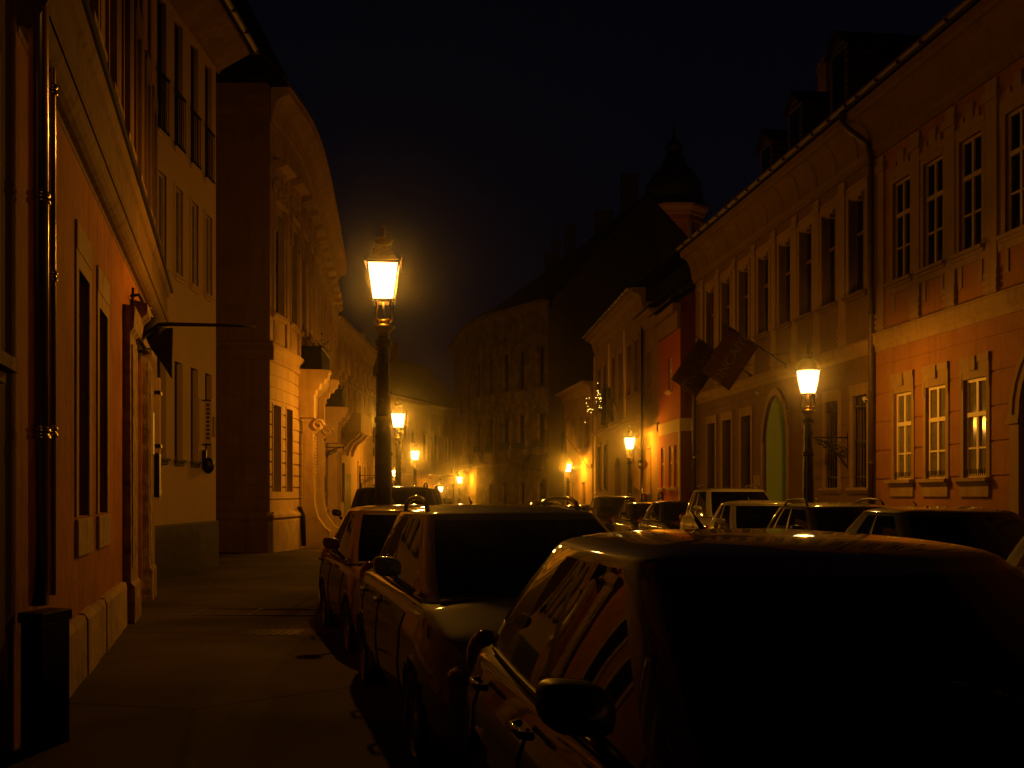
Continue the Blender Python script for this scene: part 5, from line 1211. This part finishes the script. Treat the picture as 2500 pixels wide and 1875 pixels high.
        # door handles and seams
        for yh in (.55, 1.35):
            t = MB(); x = sg * (wid(yh) * .985 + .012); t.tube([(x - sg * .02, yh - .1, .86), (x + sg * .014, yh - .07, .86), (x + sg * .014, yh + .07, .86), (x - sg * .02, yh + .1, .86)], .014, 6); t.build('door_handle', P, root)
        for ysm in (-.42, .62, 1.5):
            t = MB(); pts = [(sg * (section(ysm)[j].x + .002), ysm, section(ysm)[j].z) for j in range(3, NS + 2)]; t.tube(pts, .005, 4); t.build('door_seam', M['trimb'], root)
        # lamps
        t = MB(); w0 = wid(yf + .2); t.ball((sg * (w0 - .17), yf + .14, interp(S['hood'], yf + .1) - .10), (.16, .13, .065), 14, 8); t.build('headlight', M['lens'], root)
        t = MB(); w0 = wid(yr - .1); t.ball((sg * (w0 - .09), yr - .07, ZB - .08), (.09, .09, .13), 12, 8); t.build('tail_light', M['taill'], root)
    b = MB(); zc = interp(S['hood'], yf + .02)
    b.box(-.36, .36, yf - .012, yf + .05, zc - .15, zc - .06); b.box(-.5, .5, yf - .010, yf + .05, .26, .40)
    for k in range(4): b.box(-.35, .35, yf - .02, yf - .01, zc - .145 + k * .022, zc - .138 + k * .022)
    b.build('grille', M['trimb'], root, bevel=.008)
    b = MB(); b.box(-.26, .26, yf - .03, yf - .012, .43, .54); b.build('number_plate', M['plate'], root)
    b = MB(); b.box(-.26, .26, yr + .0, yr + .012, .60, .71); b.build('number_plate', M['plate'], root)
    for wy in (fw, rw):
        for sg in (1, -1):
            b = MB(); m = Matrix.Translation((sg * (W - .11), wy, wr)) @ Matrix.Rotation(R(90) * sg, 4, 'Y')
            b.lathe([(.19, -.10), (.28, -.10), (.305, -.07), (.31, 0), (.305, .07), (.28, .10), (.2, .10)], m=m, n=32); wh = b.build('wheel', M['tyre'], root)
            b = MB(); b.lathe([(.205, -.05), (.205, .085), (.19, .095), (.18, .05)], m=m, n=28)
            for k in range(7):
                a = 2 * math.pi * k / 7; mm = m @ Matrix.Rotation(a, 4, 'Z'); b.box(.03, .19, -.022, .022, .05, .08, mm)
            b.lathe([(0, .085), (.05, .08), (.06, .05)], m=m, n=14); b.build('rim', M['rim'], wh)
    if interior:
        b = MB(); b.box(-W * .8, W * .8, S['yb'] + .1, yr - .35, ZB - .35, ZB - .10); b.box(-S['wb'] * .92, S['wb'] * .92, S['yb'] + .05, S['yb'] + .55, ZB - .12, ZB + .02); b.build('dashboard', M['seat'], root, bevel=.03)
        for sx_ in (-.34, .34):
            b = MB(); m = Matrix.Translation((sx_, .55, ZB - .25)) @ Matrix.Rotation(R(-12), 4, 'X'); b.box(-.22, .22, -.05, .08, 0, .52, m); se = b.build('seat', M['seat'], root, bevel=.05)
            b = MB(); b.box(-.12, .12, -.04, .07, .56, .73, m); b.tube([m @ Vector((-.05, .01, .5)), m @ Vector((-.05, .01, .6))], .008, 6); b.tube([m @ Vector((.05, .01, .5)), m @ Vector((.05, .01, .6))], .008, 6); b.build('headrest', M['seat'], se, bevel=.03)
        b = MB(); b.box(-.6, .6, 1.35, 1.5, ZB - .3, ZB + .20); b.box(-.45, -.22, 1.37, 1.45, ZB + .22, ZB + .34); b.box(.22, .45, 1.37, 1.45, ZB + .22, ZB + .34); b.build('rear_bench', M['seat'], root, bevel=.03)
        b = MB(); m = Matrix.Translation((.34, -.22, ZB + .02)) @ Matrix.Rotation(R(65), 4, 'X'); b.tube([m @ Vector((.18 * math.cos(a), .18 * math.sin(a), 0)) for a in [2 * math.pi * k / 20 for k in range(21)]], .014, 6); b.build('steering_wheel', M['seat'], root)
        b = MB(); b.box(-.13, .13, .03, .05, ZT - .10, ZT - .03); b.tube([(0, .04, ZT - .04), (0, .06, ZT + .03)], .008, 6); b.build('interior_mirror', M['plate'], root, bevel=.01)
    return root
def place(o, S=None, y=0, x=None, yaw=0, label='', group='', dz=0):
    X = x if x is not None else (S - CX) / F * y
    o.location = (X, y, g(y) + dz); o.rotation_euler.z = yaw; tag(o, label, 'car', group); return o
def recolour(o, old, new):
    for c in [o] + list(o.children_recursive):
        if c.type == 'MESH' and c.material_slots and c.material_slots[0].material == PAINT[old]:
            c.material_slots[0].link = 'OBJECT'; c.material_slots[0].material = PAINT[new]
GL, GR = 'cars parked nose to tail on the left', 'cars parked nose to tail on the right'
hatch = car('hatch', 'black'); mpv = car('mpv', 'grey'); small = car('small', 'red'); suv = car('suv', 'black'); van = car('van', 'white'); estate = car('estate', 'black')
used_src = set()
def use(src, srccol, col):
    o = src if src.name not in used_src else copy_tree(src)
    used_src.add(src.name)
    if col != srccol: recolour(o, srccol, col)
    return o
ang = math.atan(.235)
# copies are taken while each source still has its own colour, so the sources are placed last
def spots(src, srccol, lst):
    for i, (col, kw) in enumerate(lst):
        if i == len(lst) - 1: o = src
        else: o = copy_tree(src)
        if col != srccol: recolour(o, srccol, col)
        place(o, **kw)
spots(hatch, 'black', [
    ('navy', dict(x=4.62, y=27.4, yaw=.10, label='very dark blue hatchback beyond the pale van on the right', group=GR)),
    ('black', dict(x=3.35, y=41.0, yaw=.07, label='small black hatchback sixth beyond the pale van on the right', group=GR)),
    ('silver', dict(x=-3.1, y=44.5, yaw=.12, label='farthest silver hatchback of the left row', group=GL)),
    ('black', dict(x=4.42, y=9.9, yaw=.02, label='black car at the right with a bare windscreen, below the salmon house windows', group=GR)),
    ('brown', dict(x=.99, y=2.85, yaw=.20, label='nearest dark car filling the lower right of the photo', group=GL))])
spots(small, 'red', [
    ('black', dict(x=2.15, y=50.0, yaw=.12, label='tiny dark car well beyond the others on the right, before the tall dark one', group=GR)),
    ('navy', dict(x=.75, y=64.5, yaw=.3, label='last and smallest dark car of the right row', group=GR)),
    ('white', dict(x=4.62, y=18.6, yaw=.02, label='white hatchback behind the black car with the bright roof edge', group=GR)),
    ('red', dict(x=-1.02, y=10.72, yaw=.29, label='dull red car just before the nearest lamp post', group=GL))])
spots(suv, 'black', [
    ('black', dict(x=-2.3, y=23.0, yaw=.06, label='dark off-roader with shiny roof rails farther up the left row', group=GL)),
    ('white', dict(x=5.1, y=23.0, yaw=.05, label='tall pale people carrier left of the right lamp post', group=GR)),
    ('brown', dict(x=3.75, y=36.4, yaw=.07, label='dark off-roader with roof rails in the middle of the right row', group=GR)),
    ('black', dict(x=1.95, y=55.2, yaw=.18, label='taller dark car near the far end of the right row', group=GR)),
    ('black', dict(x=-2.05, y=17.9, yaw=.14, label='black off-roader directly behind the nearest lamp post', group=GL))])
spots(estate, 'black', [
    ('black', dict(x=4.35, y=32.0, yaw=.08, label='black estate car in front of the two walkers', group=GR)),
    ('navy', dict(x=2.85, y=45.6, yaw=.1, label='dark blue estate car beyond the second lamp on the right', group=GR)),
    ('black', dict(x=-2.75, y=28.3, yaw=.07, label='black estate car deep in the left row', group=GL)),
    ('tanp', dict(x=-2.95, y=33.6, yaw=.07, label='champagne estate car behind the black ones on the left', group=GL)),
    ('black', dict(x=4.78, y=14.2, yaw=.02, label='black estate car with a bright glint on its roof edge, second in the right row', group=GR))])
spots(van, 'white', [
    ('black', dict(x=-3.0, y=39.2, yaw=.1, label='dark van at the far end of the left row', group=GL)),
    ('black', dict(x=-3.9, y=50, yaw=.2, label='last dark van of the left row', group=GL))])
spots(mpv, 'grey', [
    ('black', dict(x=4.05, y=5.1, yaw=.0, label='dark car cut off by the right edge of the photo', group=GR)),
    ('grey', dict(x=.06, y=6.9, yaw=.26, label='grey green people carrier with arched roof rails, second in the left row', group=GL))])

# ================================================================== two walkers
def person(x, y, coatm, hairm, label, h=1.72, turn=0, longh=True):
    z0 = g(y) + .14; e = empty('person', (x, y, z0), label, 'person', 'people walking on the right pavement', turn)
    V = [(0, 0, .92), (0, 0, 1.15), (0, -.01, 1.38), (0, 0, 1.46), (.17, 0, 1.40), (.24, .02, 1.14), (.22, -.08, .92), (-.17, 0, 1.40), (-.24, .0, 1.14), (-.2, -.16, .96),
         (.09, 0, .88), (.10, -.08, .48), (.10, -.02, .08), (.10, -.14, .04), (-.09, 0, .88), (-.10, .05, .48), (-.10, .18, .1), (-.10, .07, .04), (.22, -.12, .84), (-.19, -.22, .90)]
    E = [(0, 1), (1, 2), (2, 3), (2, 4), (4, 5), (5, 6), (2, 7), (7, 8), (8, 9), (0, 10), (10, 11), (11, 12), (12, 13), (0, 14), (14, 15), (15, 16), (16, 17), (6, 18), (9, 19)]
    Rr = [.15, .145, .15, .06, .075, .055, .035, .075, .055, .035, .09, .065, .045, .04, .09, .065, .045, .04, .03, .03]
    me = bpy.data.meshes.new('body'); me.from_pydata(V, E, []); o = bpy.data.objects.new('body', me); C.objects.link(o); o.parent = e
    m = o.modifiers.new('skin', 'SKIN'); 
    for i, r in enumerate(Rr): me.skin_vertices[0].data[i].radius = (r, r * .8)
    me.skin_vertices[0].data[0].use_root = True; sb = o.modifiers.new('sub', 'SUBSURF'); sb.levels = 2; sb.render_levels = 2; me.materials.append(coatm); m.use_smooth_shade = True
    s = h / 1.72; b = MB(); rows = []
    for i in range(13):
        t = i / 12; a = math.pi * t
        rows.append([Vector((x + .078 * math.sin(a) ** .8 * math.cos(p) * (1 - .18 * t), y + (.098 * math.sin(a) ** .8 * math.sin(p) * (1 - .1 * t) - (.022 if (.45 < t < .62 and math.cos(p + math.pi / 2) > .94) else 0)), z0 + 1.60 + .115 * math.cos(a))) for p in [2 * math.pi * k / 20 for k in range(20)]])
    b.grid(rows, True)
    for sg in (-1, 1): b.ball((x + sg * .08, y, z0 + 1.59), (.012, .02, .03), 6, 5)
    b.tube([(x, y, z0 + 1.44), (x, y, z0 + 1.53)], .05, 10); hd = b.build('head', M['skin'], e)
    b = MB()
    for sg in (-1, 1): b.ball((x + sg * .032, y - .088, z0 + 1.605), (.013, .008, .007), 6, 5)
    b.build('eyes', M['hair'], hd); b = MB(); b.ball((x, y - .088, z0 + 1.545), (.026, .008, .007), 8, 5); b.build('mouth', M['cloth'], hd)
    b = MB(); rows = []
    for i in range(9):
        t = i / 8; a = math.pi * .5 * t * (1.5 if longh else 1.05); zz = z0 + 1.615 + .125 * math.cos(a) if not (longh and t > .7) else z0 + 1.615 + .125 * math.cos(math.pi * .5 * 1.05) - (t - .7) * .7
        rr_ = .105 * math.sin(min(a, math.pi / 2)) + .004
        rows.append([Vector((x + rr_ * math.cos(p), y + .022 + (rr_ + .01) * math.sin(p) * (1 if math.sin(p) > -.45 else (1 if t < .45 else .35)), zz)) for p in [2 * math.pi * k / 20 for k in range(20)]])
    b.grid(rows, True); b.build('hair', hairm, hd)
    for q in (o,): q.scale = (1, 1, s)
    return e
person(5.32, 36.6, M['coatm'], M['hair'], 'walker in a dark red coat with long dark hair, head above the parked car roofs', longh=True)
person(4.98, 38.6, M['coat2'], M['hair'], 'walker in black with long dark hair, left of the one in the red coat', longh=True, turn=0)
# sign post
e = empty('sign_post', ((1569 - CX) / F * 39.5, 39.5, g(39.5) + .1), 'thin pole with a small round sign beside the two walkers', 'sign post')
q = e.location.copy(); b = MB(); b.tube([q, q + Vector((0, 0, 3.3))], .03, 8); b.build('pole', M['zinc'], e)
b = MB(); m = Matrix.Translation(q + Vector((0, .04, 2.9))) @ Matrix.Rotation(R(90), 4, 'X'); b.lathe([(0, 0), (.2, 0), (.2, .01), (0, .012)], m=m, n=24); b.build('sign_disc', M['zinc'], e)
# drain cover and stone joints of the pavement
q = ((690 - CX) / F * 10.9 - .1, 10.9, .14); b = MB()
b.box(q[0] - .3, q[0] + .3, q[1] - .22, q[1] + .22, .10, .130)
for k in range(7): b.box(q[0] - .27 + k * .085, q[0] - .24 + k * .085, q[1] - .18, q[1] + .18, .130, .134)
o = b.build('drain_cover', M['trimb'], None, (q[0], q[1], .11)); tag(o, 'rectangular drain cover set in the left pavement beside the cars', 'drain cover')
b = MB()
for y in (12.4, 13.1): b.box(NX(y) + .5, kl(y) - .3, y - .02, y + .02, .10, .1375)
for x in (-3.9, -3.2): b.box(x - .015, x + .015, 12.42, 13.08, .10, .1370)
o = b.build('stone_gully', M['kerb'], None, (-3.5, 12.7, .13)); tag(o, 'narrow paved gully strips crossing the left pavement by the doorway', 'gully')

# ================================================================== night haze, its scatter shaped to imitate lens bloom round the lamps
m = bpy.data.materials.new('bloom_haze'); m.use_nodes = True; n = m.node_tree.nodes; n.clear(); o_ = n.new('ShaderNodeOutputMaterial'); v = n.new('ShaderNodeVolumePrincipled')
v.inputs['Color'].default_value = (.9, .9, .9, 1); v.inputs['Density'].default_value = HAZE; v.inputs['Anisotropy'].default_value = .985; m.node_tree.links.new(v.outputs[0], o_.inputs['Volume'])
b = MB(); b.box(-60, 75, -40, 170, -4.5, 48); o = b.build('haze', m); o['kind'] = 'stuff'; o['label'] = 'thin night haze shaped to imitate lens bloom round the street lamps'
